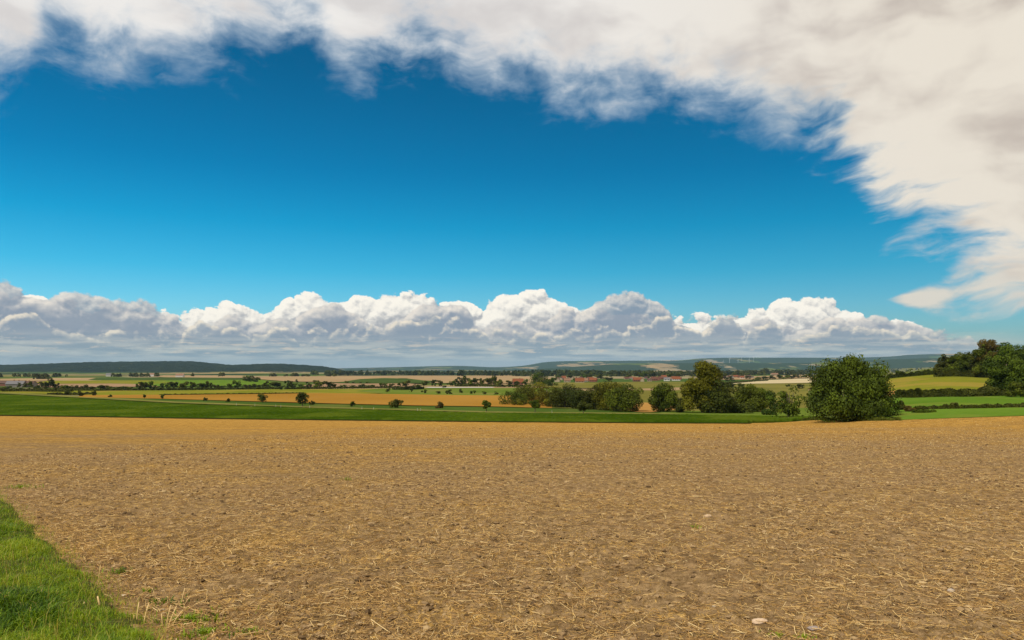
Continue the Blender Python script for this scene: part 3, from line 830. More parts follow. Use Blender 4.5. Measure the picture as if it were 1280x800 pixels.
# ------------------------------------------------------------------ single things on the field
def tube_mesh(paths, seg=6):
    """paths: list of [(point, radius), ...]; open tubes with a cap at the end"""
    V = []; Q = []; T = []
    for path in paths:
        P = np.array([p for p, _ in path], float); R = [r for _, r in path]
        b = len(V)
        for i, (p, r) in enumerate(zip(P, R)):
            d = P[min(i + 1, len(P) - 1)] - P[max(i - 1, 0)]; d = d / (np.linalg.norm(d) + 1e-9)
            s = np.cross(d, [0.3, 0.9, 0.2]); s /= np.linalg.norm(s) + 1e-9; u = np.cross(d, s)
            for j in range(seg):
                a = 2 * math.pi * j / seg; V.append(p + r * (math.cos(a) * s + math.sin(a) * u))
        for i in range(len(P) - 1):
            for j in range(seg):
                Q.append([b + i * seg + j, b + i * seg + (j + 1) % seg, b + (i + 1) * seg + (j + 1) % seg, b + (i + 1) * seg + j])
        V.append(P[-1]); e = len(V) - 1; k = b + (len(P) - 1) * seg
        for j in range(seg): T.append([k + j, k + (j + 1) % seg, e])
    return np.array(V), [np.array(Q), np.array(T)]

def at(px, py, dz=0.0):
    X, Y = hit(px, py); return np.array([X, Y, float(field_z(X, Y)) + dz])

def stalk_tuft(px, py, stems, label):
    """stems: (dx, height, lean x, radius) rooted together"""
    p = at(px, py); paths = []
    for dx, h, lx, rr in stems:
        a = np.array([dx, 0, -0.02]); t = np.array([dx + lx, 0.25 * lx, h])
        paths.append([(a, rr), (a * 0.4 + t * 0.6 + [lx * -0.08, 0, 0], rr * 0.95), (t, rr * 0.75)])
    V, fc = tube_mesh(paths, 7)
    me = mesh_np('stubble_tuft', V, fc, True, tint=np.full(len(V), 0.85))
    o = link('stubble_tuft', me, [M_STRAW]); o.location = p
    tag(o, label, 'stubble tuft', 'cut straw stalks standing at the grass edge')
stalk_tuft(126, 763, [(0, 0.115, -0.022, 0.0075)], 'single thick cut stalk standing in the grass, leaning over')
stalk_tuft(175, 781, [(-0.03, 0.165, 0.02, 0.0045), (0.022, 0.155, 0.04, 0.0055), (-0.045, 0.07, 0.0, 0.004)], 'two tall straw stalks standing close together at the grass corner')
stalk_tuft(207, 784, [(0, 0.16, 0.035, 0.004), (0.015, 0.15, 0.06, 0.0045), (-0.02, 0.10, -0.01, 0.004), (0.03, 0.12, 0.09, 0.0035)], 'splayed tuft of four straw stalks where grass meets bare soil')
stalk_tuft(122.5, 728, [(0, 0.17, 0.02, 0.0028)], 'lone thin stalk standing upright on bare soil beside the grass')
stalk_tuft(104.5, 768, [(0, 0.085, 0.004, 0.004)], 'short pale stub half hidden in the grass')
stalk_tuft(226, 757, [(0, 0.13, 0.03, 0.004), (0.02, 0.06, 0.05, 0.003)], 'bent straw stalk leaning on the soil past the grass tongue')

def weed(px, py, size, n, label, spread=0.6, seed=0, tintv=0.6):
    r = np.random.default_rng(200 + seed)
    a = r.uniform(0, 2 * math.pi, n); d = np.abs(r.normal(0, spread * size, n))
    X = np.cos(a) * d * 1.6; Y = np.sin(a) * d
    V, q, t = blades(X, Y, np.full(n, -0.005), size * r.uniform(0.5, 1.1, n), r.uniform(0.005, 0.013, n), np.clip(r.normal(0.7, 0.25, n), 0.2, 1.2), r)
    o = link('weed', mesh_np('weed', V, [q, t], False, tint=np.repeat(np.clip(r.normal(tintv, 0.15, n), 0, 1), 5)), [M_GRASS])
    o.location = at(px, py)
    tag(o, label, 'weed', 'green weeds sprouting in the stubble')
weed(150, 716, 0.07, 60, 'small dark green weed on bare soil beside the grass verge', seed=1, tintv=0.4)
weed(186, 742, 0.045, 30, 'tiny green sprig in straw uphill of the two tall stalks', seed=2)
weed(206, 757, 0.06, 60, 'low green weed between two tall stalks and bent stalk', seed=3, tintv=0.35, spread=1.2)
weed(236, 778, 0.07, 260, 'long tongue of green grass growing out into the soil', spread=1.6, seed=4)
weed(256, 797, 0.06, 160, 'low patch of grass below the long grass tongue', spread=1.4, seed=5)
weed(974, 792, 0.035, 110, 'bright green seedling patch beside the pale flat stone', spread=1.0, seed=6, tintv=0.75)
weed(1006, 795, 0.03, 70, 'smaller yellowish seedling patch next to the bright one', spread=1.0, seed=7, tintv=0.85)
weed(26, 610, 0.10, 120, 'ragged green weed clump past the verge tip', spread=1.4, seed=8)
weed(312, 792, 0.05, 50, 'small weed under crossed straw near the grass tongue', spread=0.9, seed=9)
weed(868, 660, 0.06, 26, 'single green weed alone in the middle of the field', seed=10)
weed(433, 601, 0.10, 30, 'single green weed alone far out in the stubble', seed=11)

def stone(px, py, sx, sy, sz, colr, label, seed):
    r = np.random.default_rng(300 + seed)
    v = ICO_V * (1 + 0.10 * r.standard_normal((len(ICO_V), 1))) * np.array([sx, sy, sz])
    v = v + 0.25 * np.array([sx, sy, sz]) * np.stack([np.sin(3 * v[:, 1] / sy + seed), np.sin(2.3 * v[:, 0] / sx), 0 * v[:, 0]], -1) * 0.5
    o = link('stone', mesh_np('stone', v, [ICO_F], True), [plain_mat('stone_%d' % seed, colr, 0.85, 0.3, 25.0)])
    o.location = at(px, py, sz * 0.55); tag(o, label, 'stone', 'stones lying in the stubble')
stone(949, 779, 0.062, 0.035, 0.022, (0.52, 0.38, 0.25), 'pale flat stone, the largest, beside the green seedlings', 1)
stone(893, 757, 0.017, 0.015, 0.014, (0.50, 0.42, 0.30), 'small rounded whitish stone uphill of the large flat one', 2)
stone(1018, 786, 0.05, 0.03, 0.016, (0.26, 0.21, 0.18), 'flat grey-brown stone right of the seedlings', 3)
stone(885, 646, 0.05, 0.035, 0.03, (0.44, 0.31, 0.18), 'tan stone out in the open stubble', 4)
stone(1189, 740, 0.032, 0.022, 0.018, (0.36, 0.30, 0.24), 'dull grey stone lying alone in straw', 5)
stone(155, 748, 0.022, 0.016, 0.012, (0.60, 0.48, 0.34), 'little cream stone on bare soil beside the verge', 6)
stone(203, 764, 0.018, 0.014, 0.011, (0.55, 0.48, 0.38), 'little grey-white stone between the stalks and the soil', 7)
stone(155, 798, 0.034, 0.024, 0.022, (0.36, 0.24, 0.17), 'brown stone sunk in the grass', 8)

# ------------------------------------------------------------------ trees
LEAF_A = leaf_mat('leaf_olive', (0.018, 0.032, 0.003), (0.092, 0.120, 0.008), 0.12, 0.18)
LEAF_B = leaf_mat('leaf_green', (0.015, 0.034, 0.003), (0.078, 0.118, 0.008), 0.12, 0.10)
LEAF_C = leaf_mat('leaf_yellow', (0.036, 0.042, 0.003), (0.150, 0.145, 0.008), 0.14, 0.15)
LEAF_D = leaf_mat('leaf_dark', (0.014, 0.024, 0.004), (0.056, 0.068, 0.007), 0.10, 0.12)
LEAF_R = leaf_mat('leaf_rusty', (0.040, 0.032, 0.008), (0.120, 0.088, 0.016), 0.12, 0.25)
LEAF_G = leaf_mat('leaf_greygreen', (0.042, 0.050, 0.018), (0.135, 0.140, 0.050), 0.25, 0.15)

def crown(name, r, w, d, h0, h1, clumps, leaves, leaf, form='round', up=0.0, ragged=0.25, stretch=1.0, lobes=None, rk=1.0):
    """leaf-sized faces set on many clumps that fill the crown between heights h0 and h1"""
    H = h1 - h0
    C = []
    while len(C) < clumps:
        p = r.uniform(-1, 1, 3)
        if lobes is not None:
            lx, lz, rx, rz, ly, ry = lobes[r.integers(len(lobes))]
            q = r.standard_normal(3); q *= (0.35 + 0.65 * r.random() ** 0.4) / np.linalg.norm(q)
            C.append(np.array([lx + q[0] * rx, ly + q[1] * ry, lz + q[2] * rz])); continue
        if form == 'round': ok = p @ p < 1 and p @ p > 0.10
        elif form == 'bush': ok = (p[0]**2 + p[1]**2) < 1 - max(p[2], 0)**2.2
        elif form == 'column': ok = (p[0]**2 + p[1]**2) < (0.9 if p[2] < 0.2 else 1 - p[2] * 0.8)
        elif form == 'plume': ok = (p[0]**2 + p[1]**2) < 1.0 - 0.75 * max(p[2] + 0.35, 0)**1.7
        else: ok = True
        if ok: C.append(p)
    C = np.array(C)
    rc = np.clip(r.normal(0.30, 0.09, clumps), 0.14, 0.5) * (0.5 * (w + d) / 2) * rk
    rc = rc * (0.75 + 0.5 * r.random(clumps))
    sc = np.array([w / 2, d / 2, H / 2]) * (1 - 0.22)
    C = C * sc * (1 + ragged * (r.random((clumps, 1)) - 0.4)) + np.array([0, 0, h0 + H / 2])
    k = r.choice(clumps, leaves, p=rc**2 / np.sum(rc**2))
    dirs = r.standard_normal((leaves, 3)); dirs[:, 2] = dirs[:, 2] * 0.9 + 0.22
    dirs /= np.linalg.norm(dirs, axis=1)[:, None]
    rad = rc[k] * (0.55 + 0.55 * r.random(leaves) ** 0.6)
    rad = rad * (1 + 0.25 * (r.random(leaves) < 0.05) * r.random(leaves))
    P = C[k] + dirs * rad[:, None] * np.array([1, 1, 0.85 * stretch])
    P[:, 2] = np.maximum(P[:, 2], h0 * 0.6 + 0.05 * r.random(leaves))
    nrm = dirs + 0.50 * r.standard_normal((leaves, 3)) * np.array([1, 1, 1 - 0.5 * min(up, 1)])
    nrm /= np.linalg.norm(nrm, axis=1)[:, None]
    ref = r.standard_normal((leaves, 3)); ref[:, 2] += up * 2.0
    a = np.cross(nrm, ref); a /= np.linalg.norm(a, axis=1)[:, None] + 1e-9
    b = np.cross(nrm, a)
    s = leaf * r.uniform(0.55, 1.45, leaves)
    la = (s * r.uniform(0.30, 0.55, leaves))[:, None] * a; lb = (s * 0.75)[:, None] * b
    V = np.stack([P - lb, P + la - lb * 0.1, P + lb, P - la - lb * 0.1], 1)
    Fc = np.arange(leaves * 4).reshape(-1, 4)
    ct = np.clip(r.normal(0.46, 0.34, clumps), 0, 1)
    tint = np.clip(ct[k] + r.normal(0, 0.17, leaves), 0, 1)
    return mesh_np(name, V.reshape(-1, 3), [Fc], False, tint=np.repeat(tint, 4)), C

def trunk(name, r, h, rad, C, limbs=6, forks=1):
    paths = []
    for f in range(forks):
        a = 2 * math.pi * f / max(forks, 1) + 0.5
        b = np.array([math.cos(a), math.sin(a), 0]) * (rad * 1.2 * (forks > 1))
        lean = r.normal(0, 0.06, 2) * h + b[:2] * 4
        paths.append([(b + [0, 0, -0.2], rad * 1.3), (b + [lean[0] * 0.3, lean[1] * 0.3, h * 0.35], rad), ([b[0] + lean[0], b[1] + lean[1], h], rad * 0.4)])
    for i in r.choice(len(C), min(limbs, len(C)), replace=False):
        z0 = h * r.uniform(0.35, 0.9); st = np.array([0, 0, z0]); e = C[i]
        mid = st * 0.5 + e * 0.5 + [0, 0, -0.04 * h]
        paths.append([(st, rad * 0.5), (mid, rad * 0.32), (e, rad * 0.1)])
    V, fc = tube_mesh(paths, 7)
    return mesh_np(name, V, fc, True)

def make_tree(name, label, cat, seed, w, h, leaf, leaves, clumps, mat, form='round', h0=None, d=None, trunk_r=None, limbs=6, forks=1, group=None, up=0.0, ragged=0.25, stretch=1.0, lobes=None, rk=1.0):
    r = np.random.default_rng(seed)
    if h0 is None: h0 = 0.14 * h
    t = bpy.data.objects.new(name, None); COL.objects.link(t); t.empty_display_size = 0.5
    me, C = crown('crown', r, w, d or w, h0, h, clumps, leaves, leaf, form, up, ragged, stretch, lobes, rk)
    link('crown', me, [mat], t)
    link('trunk', trunk('trunk', r, h * 0.72, trunk_r or 0.028 * h, C, limbs, forks), [BARK], t)
    tag(t, label, cat, group)
    return t

def put(t, px, py, rot=0.0, s=1.0, Y=None):
    if Y is None: X, Y = hit(px, py)
    else: X = (px - 640) / F * Y
    t.location = (X, Y, float(ground(X, Y)) - 0.03); t.rotation_euler = (0, 0, rot); t.scale = (s, s, s)
    return t

def tree_px(name, label, cat, seed, px, base, wpx, hpx, mat, leaves, clumps, leaf=0.22, group=None, **k):
    """a tree of given photo size: real size follows from its distance"""
    X, Y = hit(px, base)
    t = make_tree(name, label, cat, seed, wpx * Y / F, hpx * Y / F, leaf, leaves, clumps, mat, group=group, **k)
    return put(t, px, base, 0.0)

# the big round tree at the field edge and its neighbours
tree_px('deciduous_tree', 'big round bushy tree at the stubble edge, foliage down to the ground', 'tree', 21, 1060, 525.2, 116, 83, LEAF_B, 46000, 200, 0.19,
        h0=0.1, trunk_r=0.16, forks=5, limbs=30, up=0.8, ragged=0.3, stretch=1.5, rk=0.50,
        lobes=[(-0.02, 0.66, 0.26, 0.34, 0, 0.3), (0.18, 0.60, 0.24, 0.36, 0.1, 0.3), (-0.26, 0.50, 0.26, 0.38, 0, 0.35), (-0.50, 0.30, 0.28, 0.40, 0.1, 0.35), (0.40, 0.38, 0.24, 0.40, 0, 0.35), (0.62, 0.20, 0.26, 0.42, 0, 0.4), (-0.70, 0.02, 0.26, 0.40, 0, 0.4),
               (-0.80, -0.24, 0.26, 0.42, 0, 0.45), (0.72, -0.22, 0.26, 0.44, 0, 0.45), (-0.88, -0.66, 0.22, 0.30, 0, 0.5), (0.80, -0.66, 0.22, 0.30, 0, 0.5), (-0.30, -0.35, 0.40, 0.5, -0.6, 0.35), (0.25, -0.35, 0.40, 0.5, -0.6, 0.35),
               (0.0, -0.72, 0.6, 0.28, -0.6, 0.35), (-0.45, -0.8, 0.4, 0.2, -0.5, 0.4), (0.45, -0.8, 0.4, 0.2, -0.5, 0.4), (0.0, -0.85, 0.5, 0.15, -0.7, 0.25), (0.1, 0.1, 0.4, 0.5, -0.45, 0.3), (0.0, 0.0, 0.6, 0.6, 0.5, 0.4)])
tree_px('slender_tree', 'thin olive willow-like tree with sparse upright branches beside the big round tree', 'tree', 22, 986, 523.6, 40, 46, LEAF_A, 2600, 34, 0.22,
        form='plume', h0=0.3, trunk_r=0.08, forks=4, limbs=22, up=0.9, ragged=0.5)
tree_px('deciduous_tree', 'tallest tree of the grove, with a yellow-green top and two lower shoulders', 'tree', 23, 879, 516.5, 66, 66, LEAF_C, 22000, 80, 0.26, h0=0.3, limbs=16, ragged=0.25, rk=0.8,
        lobes=[(0.10, 0.66, 0.34, 0.26, 0, 0.4), (0.22, 0.40, 0.34, 0.3, 0, 0.4), (-0.42, 0.20, 0.34, 0.3, 0, 0.4), (-0.62, -0.25, 0.3, 0.3, 0, 0.4), (-0.7, -0.72, 0.26, 0.26, 0, 0.4), (0.40, -0.05, 0.36, 0.32, -0.1, 0.4),
               (0.70, -0.45, 0.26, 0.34, 0, 0.4), (0.0, -0.45, 0.5, 0.4, -0.4, 0.4), (0.3, -0.8, 0.5, 0.2, -0.3, 0.4), (-0.3, -0.1, 0.4, 0.4, -0.3, 0.4)])
tree_px('deciduous_tree', 'dark lower tree crowded against the foot of the tallest grove tree', 'tree', 24, 893, 516.8, 50, 40, LEAF_D, 8000, 40, 0.28, form='bush', h0=0.2)
tree_px('deciduous_tree', 'dome-shaped olive tree standing between the tallest tree and the slender one', 'tree', 25, 938, 515.2, 42, 37, LEAF_A, 9000, 42, 0.26, form='bush', h0=0.25)
tree_px('deciduous_tree', 'small bushy tree just past the orange dry patch', 'tree', 26, 830, 515.2, 42, 34, LEAF_A, 8000, 40, 0.26, form='bush', h0=0.25)
tree_px('shrub', 'low olive shrub filling the gap beside the dome-shaped tree', 'shrub', 27, 915, 516.0, 24, 17, LEAF_A, 2400, 18, 0.24, form='bush', h0=0.05)
tree_px('shrub', 'dark shrub closing the gap between the small bushy tree and the tallest one', 'shrub', 30, 852, 516.2, 22, 18, LEAF_D, 2600, 18, 0.24, form='bush', h0=0.05)
tree_px('deciduous_tree', 'green tree half hidden behind the dome-shaped olive tree', 'tree', 31, 955, 512.4, 32, 30, LEAF_B, 5200, 30, 0.26, form='bush', h0=0.1)
tree_px('shrub', 'dark bush beneath the dome-shaped olive tree, touching the pasture', 'shrub', 32, 926, 517.2, 34, 12, LEAF_D, 2600, 20, 0.22, form='bush', h0=0.03)
tree_px('shrub', 'low shrub at the foot of the slender olive tree', 'shrub', 28, 963, 519.4, 17, 8, LEAF_B, 1500, 12, 0.2, form='bush', h0=0.05)
tree_px('shrub', 'rusty shrub under the dome-shaped tree', 'shrub', 29, 947, 513.6, 26, 15, LEAF_R, 1500, 14, 0.24, form='bush', h0=0.05)
# the long grove in the dip
G = 'trees of the grove in the dip'
for a in (
    ('deciduous_tree', 'low rounded tree at the grove end next to the golden field', 641, 505.8, 26, 16, LEAF_B, 3600, 24),
    ('deciduous_tree', 'bushy tree second in the grove behind its low golden-field end', 657, 504.6, 34, 27, LEAF_A, 6500, 34),
    ('shrub', 'light olive shrub bulging from the grove foot behind the first sapling', 647, 506.8, 20, 8, LEAF_C, 1200, 14),
    ('deciduous_tree', 'lighter yellowish tree in the thin middle stretch of the grove', 683, 507.4, 30, 27, LEAF_C, 5500, 30),
    ('shrub', 'yellow bush glowing at the foot of the grove', 687, 508.6, 12, 14, LEAF_C, 1400, 12),
    ('deciduous_tree', 'dark tree with a broad crown before the village roofs', 706, 509.4, 36, 31, LEAF_D, 7500, 38),
    ('deciduous_tree', 'dark tree with a lower crown beside the broad dark one', 729, 511.0, 32, 29, LEAF_D, 7000, 36),
    ('deciduous_tree', 'golden-topped tall tree at the heart of the grove', 762, 513.0, 38, 43, LEAF_C, 9500, 44),
    ('deciduous_tree', 'massive dark green tree closing the grove by the orange dry patch', 783, 514.8, 36, 38, LEAF_A, 9500, 44),
    ('deciduous_tree', 'shadowy tree wedged between the two darkest grove trees', 745, 512.4, 26, 32, LEAF_D, 5500, 28),
    ('shrub', 'grey-green shrub at the foot of the massive dark tree', 772, 514.6, 20, 12, LEAF_G, 1700, 14),
):
    tree_px(a[0], a[1], 'shrub' if a[0] == 'shrub' else 'tree', 40 + int(a[2]), a[2], a[3], a[4] * 1.24, a[5] * (0.96 + 0.1 * (int(a[2]) % 3 - 1)), a[6], a[7], a[8], 0.24, group=G, form='bush', h0=0.15, ragged=0.4)
tree_px('deciduous_tree', 'big round green tree standing behind the grove, before the village', 'tree', 61, 675, 482.6, 26, 17, LEAF_B, 5200, 34, 0.55, form='bush', h0=0.4)
tree_px('deciduous_tree', 'smaller green tree attached to the big round one before the village', 'tree', 62, 691, 482.4, 14, 11, LEAF_B, 2400, 18, 0.5, form='bush', h0=0.3)

# young trees along the farm track
TR = 'young trees along the farm track'
for i, (px, base, w, h, lab, form) in enumerate((
    (83, 493.6, 9, 6, 'small shrub on the track verge, first beyond the farm sheds', 'bush'),
    (101, 495.2, 9, 6.5, 'rounded little tree on the track verge before the hedgerow', 'bush'),
    (118, 494.6, 8, 6, 'rounded shrub where the golden field starts', 'bush'),
    (138, 496.6, 6, 3.4, 'very low shrub on the golden field margin', 'bush'),
    (180.5, 498.4, 4.5, 6.5, 'narrow sapling on the golden field margin', 'round'),
    (204, 499.2, 5.5, 6, 'small sapling beside the narrow one at the golden field', 'round'),
    (257, 501.2, 6.5, 4, 'low dark bush alone at the golden field edge', 'bush'),
    (285, 502.6, 6, 4.2, 'low dark bush, the second along the golden field edge', 'bush'),
    (328, 503.6, 14, 12, 'airy young tree with a rounded crown against golden grain', 'round'),
    (378, 508.4, 14.5, 19, 'tallest young tree on the track, dense dark oval crown', 'round'),
    (390, 506.2, 7, 5.5, 'low brownish shrub beside the tallest young track tree', 'bush'),
    (441, 508.6, 7, 7, 'little dark shrub between track and golden field', 'bush'),
    (495, 510.0, 17, 12, 'wide spreading dark bush against the golden field', 'bush'),
    (549.5, 510.6, 10, 10, 'loose brownish shrub before the golden field', 'bush'),
    (608, 514.8, 12, 15.5, 'slim young tree on the track with ragged crown', 'round'),
    (668.7, 516.0, 13, 17, 'young light green tree standing before the grove', 'round'),
    (729, 517.4, 16, 16, 'young wide tree standing before the dark grove trees', 'round'),
)):
    nm = 'shrub' if form == 'bush' else 'young_tree'
    mt = (LEAF_D, LEAF_D, LEAF_A)[i % 3] if i not in (13, 15) else (LEAF_R if i == 13 else LEAF_A)
    tree_px(nm, lab, 'shrub' if form == 'bush' else 'tree', 80 + i, px, base, w, h, mt, int(260 + 9 * w * h), 10 + int(w * h / 12), 0.20 if h > 8 else 0.24, group=TR,
            form=form, h0=None if form == 'round' else 0.08, ragged=0.5, limbs=8)
tree_px('shrub', 'dark round bush on the meadow beside the big round tree', 'shrub', 101, 1126, 512.6, 11.5, 11.5, LEAF_D, 1800, 18, 0.18, form='bush', h0=0.05)
tree_px('shrub', 'rusty brown shrub next to the dark round bush', 'shrub', 102, 1138, 514.2, 16, 6, LEAF_R, 1200, 14, 0.16, form='bush', h0=0.03)
tree_px('shrub', 'round dark bush rising above the low meadow hedge', 'shrub', 103, 1194.5, 510.6, 12, 7, LEAF_D, 1400, 16, 0.18, form='bush', h0=0.05)
tree_px('deciduous_tree', 'small round tree alone on the upper yellow meadow', 'tree', 104, 1123.5, 470.6, 9, 8, LEAF_B, 1500, 16, 0.35, form='round')

# the wood on the rise
W = 'trees of the wood on the rise'
for i, (px, base, w, h, mt, lab) in enumerate((
    (1177, 470.6, 22, 28, LEAF_D, 'dark tree at the tip of the wood on the rise'),
    (1192, 470.0, 24, 30, LEAF_A, 'olive tree just behind the tip of the wood'),
    (1208, 470.4, 26, 31, LEAF_A, 'round olive tree in the low half of the wood'),
    (1223, 471.4, 26, 34, LEAF_D, 'dark tree at the step where the wood grows taller'),
    (1238, 472.0, 32, 53, LEAF_R, 'tall tree with a rusty brown top above the wood'),
    (1231, 472.2, 26, 44, LEAF_A, 'olive tree leaning out below the rusty top'),
    (1258, 473.0, 38, 50, LEAF_B, 'tall broad green tree on the wood crest'),
    (1284, 474.0, 40, 52, LEAF_B, 'tall green tree next to the broad one on the wood crest'),
    (1310, 474.0, 44, 52, LEAF_A, 'tall olive tree farther along the wood crest'),
    (1345, 474.0, 44, 48, LEAF_B, 'last green tree at the far end of the wood crest'),
    (1206, 468.0, 22, 26, LEAF_D, 'dark tree in the shaded back of the low wood'),
)):
    X, Y = hit(px, base)
    tree_px('deciduous_tree', lab, 'tree', 120 + i, px, base, w, h, mt, int(10.0 * w * h / 2 + 2500), 44, 0.34, group=W, form='bush', h0=0.1, ragged=0.35)
tree_px('deciduous_tree', 'broad green tree in front of the wood, foliage hanging to the hedge', 'tree', 140, 1256, 494.0, 46, 54, LEAF_B, 14000, 60, 0.28, form='bush', h0=0.4, ragged=0.35)
tree_px('deciduous_tree', 'lower broad green tree in front of the wood, beside the hanging one', 'tree', 141, 1284, 495.0, 40, 44, LEAF_B, 9000, 46, 0.28, form='bush', h0=0.4, ragged=0.35)
tree_px('shrub', 'olive shrub at the foot of the broad green tree', 'shrub', 142, 1276, 496.5, 32, 20, LEAF_A, 3600, 22, 0.24, form='bush', h0=0.1)

# ------------------------------------------------------------------ copies: rows of far trees
def proto_set(mats, seed, n, leaves=520):
    out = []
    for i in range(n):
        r = np.random.default_rng(seed + i)
        me, C = crown('crown', r, r.uniform(0.85, 1.25), r.uniform(0.85, 1.2), 0.06, 1.0, 14, leaves, 0.10, ('bush', 'round', 'bush', 'column')[i % 4], 0.0, 0.5)
        me.materials.append(mats[i % len(mats)])
        out.append(me)
    return out
FAR = proto_set([LEAF_D, LEAF_B, LEAF_D, LEAF_A], 400, 8)
ORD = ('first second third fourth fifth sixth seventh eighth ninth tenth eleventh twelfth thirteenth fourteenth fifteenth sixteenth seventeenth eighteenth nineteenth twentieth '
       'twenty-first twenty-second twenty-third twenty-fourth twenty-fifth twenty-sixth twenty-seventh twenty-eighth twenty-ninth thirtieth thirty-first thirty-second thirty-third '
       'thirty-fourth thirty-fifth thirty-sixth thirty-seventh thirty-eighth thirty-ninth fortieth').split()
def ordinal(i): return ORD[i] if i < 40 else 'forty-' + ORD[i - 40]

def tree_row(items, phrase, group, name='tree', cat='tree', seed=0, mats=None):
    """items: (column, base row, width, height) in photo pixels"""
    r = random.Random(seed)
    for i, (px, base, w, h) in enumerate(items):
        X, Y = hit(px, base)
        o = bpy.data.objects.new(name, r.choice(FAR)); COL.objects.link(o)
        o.location = (X, Y, float(ground(X, Y)) - 0.1)
        o.scale = (w * 1.25 * Y / F, w * 1.25 * Y / F, h * 1.08 * Y / F); o.rotation_euler = (0, 0, r.uniform(0, 6.28))
        shape = ('narrow dark' if w < 0.8 * h else 'wide dark' if w > 1.45 * h else 'round dark')
        tag(o, f'{shape} {cat}, {ordinal(i)} {phrase}', cat, group)

tree_row([(2, 488, 9, 4), (10, 487.6, 8, 5), (24, 485.6, 5, 8), (31, 485.6, 5, 7), (38, 485.4, 5, 9), (46, 487.4, 8, 5), (53, 487, 9, 11), (63, 487, 11, 13), (72, 486.8, 6, 8),
          (79, 487.6, 8, 6), (86, 487.6, 9, 6), (94, 488, 8, 5.5), (105, 488.4, 10, 6.5), (115, 488.4, 9, 6), (127, 488.4, 10, 8), (135.5, 488.2, 7, 6.5), (146, 488.2, 9, 5), (153, 488, 8, 6), (160, 488, 9, 5),
          (175, 488, 8, 10.5), (181, 487.8, 8, 11), (188, 487.6, 7, 10.5), (195, 487.6, 9, 6), (206, 487.4, 9, 10), (216, 487.2, 12, 11), (231, 487.2, 12, 10), (241, 487, 12, 10), (252, 487, 10, 9), (261, 486.8, 8, 9),
          (269, 486.6, 9, 6.5), (278, 486.4, 8, 4.5), (288, 486.2, 6, 8), (296, 486, 9, 10), (308, 486, 11, 6), (320, 486, 10, 5.5), (332.5, 485.8, 9, 9), (344, 485.6, 15, 9), (353, 487, 9, 5)],
         'in the hedgerow past the golden field, from the sheds', 'trees of the long hedgerow', seed=1)
tree_row([(363, 486.6, 8, 9), (371.5, 486.2, 13, 8), (385, 485.4, 7, 8), (397, 485.4, 13, 10), (409, 485.6, 14, 9), (418, 485.4, 7, 6), (428, 485.2, 8, 5), (440, 485, 10, 4), (452, 484.6, 9, 4), (462, 484.4, 10, 4), (479, 484.4, 8, 7), (490, 484, 7, 5)],
         'in the hedge row before the dark crop hill', 'trees of the hedge by the crop hill', seed=2)
tree_row([(433, 479.6, 5, 3.5), (442, 479.6, 3.5, 2.5), (450.5, 479.6, 4, 2.5), (459, 479.8, 5, 2.6), (499, 483.0, 7, 5), (508.5, 483.6, 10, 8), (520, 485, 10, 5), (531, 483.6, 10, 8), (542.5, 482.6, 7, 8), (549.5, 482.8, 7, 7.5), (556, 485, 6, 3.5), (564.5, 482.6, 8, 6)],
         'among the scattered field trees around the dark crop hill', 'scattered field trees', seed=3)
tree_row([(486, 490.6, 6, 6), (514, 490.2, 5, 6), (531, 491.8, 6, 5), (548, 492.8, 6, 4.5), (561.5, 492.8, 8, 6), (576, 491.6, 5.5, 5), (591.6, 492.6, 6.5, 5.5), (605, 493.2, 5.5, 4), (620, 493.4, 5, 4), (634, 494, 6, 4)],
         'in the bright green meadow, from the clipped hedge', 'saplings in the bright meadow', name='sapling', cat='sapling', seed=4)
tree_row([(572, 482.6, 8, 11), (579, 482.6, 9, 11), (587, 482.6, 8, 10), (594, 482.6, 8, 10), (602, 482.4, 9, 10), (610, 482.2, 9, 10.5), (617, 482, 10, 12), (625, 483.4, 8, 9), (636, 483.6, 8, 8), (646, 483.6, 8, 8), (657, 482.4, 6, 8)],
         'of the tight row behind the bright meadow', 'tight tree row behind the meadow', seed=5)
tree_row([(308, 477.2, 9, 7), (315, 477.4, 9, 7.5), (321, 477.6, 6, 6), (324.5, 476.4, 3, 5), (359, 479.6, 6, 5), (371, 478.6, 4, 4)],
         'of the small copse at the lawn-green field corner', 'copse at the field corner', seed=6)
tree_row([(700, 474, 9, 5), (712, 473.6, 8, 5), (720, 477.8, 7, 5), (728, 474, 8, 5), (736, 473.6, 8, 5), (750, 474, 10, 6), (760, 477, 12, 6), (786, 473.4, 8, 5), (797, 471.6, 9, 7), (806, 473, 8, 8), (815, 473.4, 9, 9), (826, 472.4, 8, 6),
          (838, 472.6, 9, 6), (846, 473.2, 8, 6), (905, 473.6, 10, 7), (912, 476.4, 10, 6), (935, 473.8, 8, 4)],
         'among the village trees between the red roofs', 'village trees', seed=7)
tree_row([(948, 475.2, 9, 4), (956, 475, 9, 5), (965, 474.6, 9, 5), (974, 474.2, 8, 6), (985, 473.6, 9, 5), (994, 473.4, 9, 5), (1004, 472.8, 9, 4.5), (1013, 472.4, 9, 5)],
         'of the brown hedge above the cream field, going uphill', 'trees of the hedge above the cream field', seed=8)
tree_row([(1000, 466.6, 12, 5), (1012, 466.8, 14, 5.5), (1024, 466, 12, 5), (985, 467, 14, 6), (970, 467.4, 14, 5.5), (955, 467.8, 13, 6.5), (940, 468, 12, 5), (926, 468.4, 13, 5), (912, 469, 10, 5)],
         'of the dark wood edge above the far red roofs', 'trees of the dark wood edge', seed=9)
tree_row([(904, 486, 12, 9), (914, 484.8, 12, 7), (926, 484.6, 12, 6), (1000, 486, 10, 6), (985, 484, 8, 4)],
         'of the bushes edging the pale field behind the grove', 'bushes behind the grove', name='shrub', cat='shrub', seed=10)

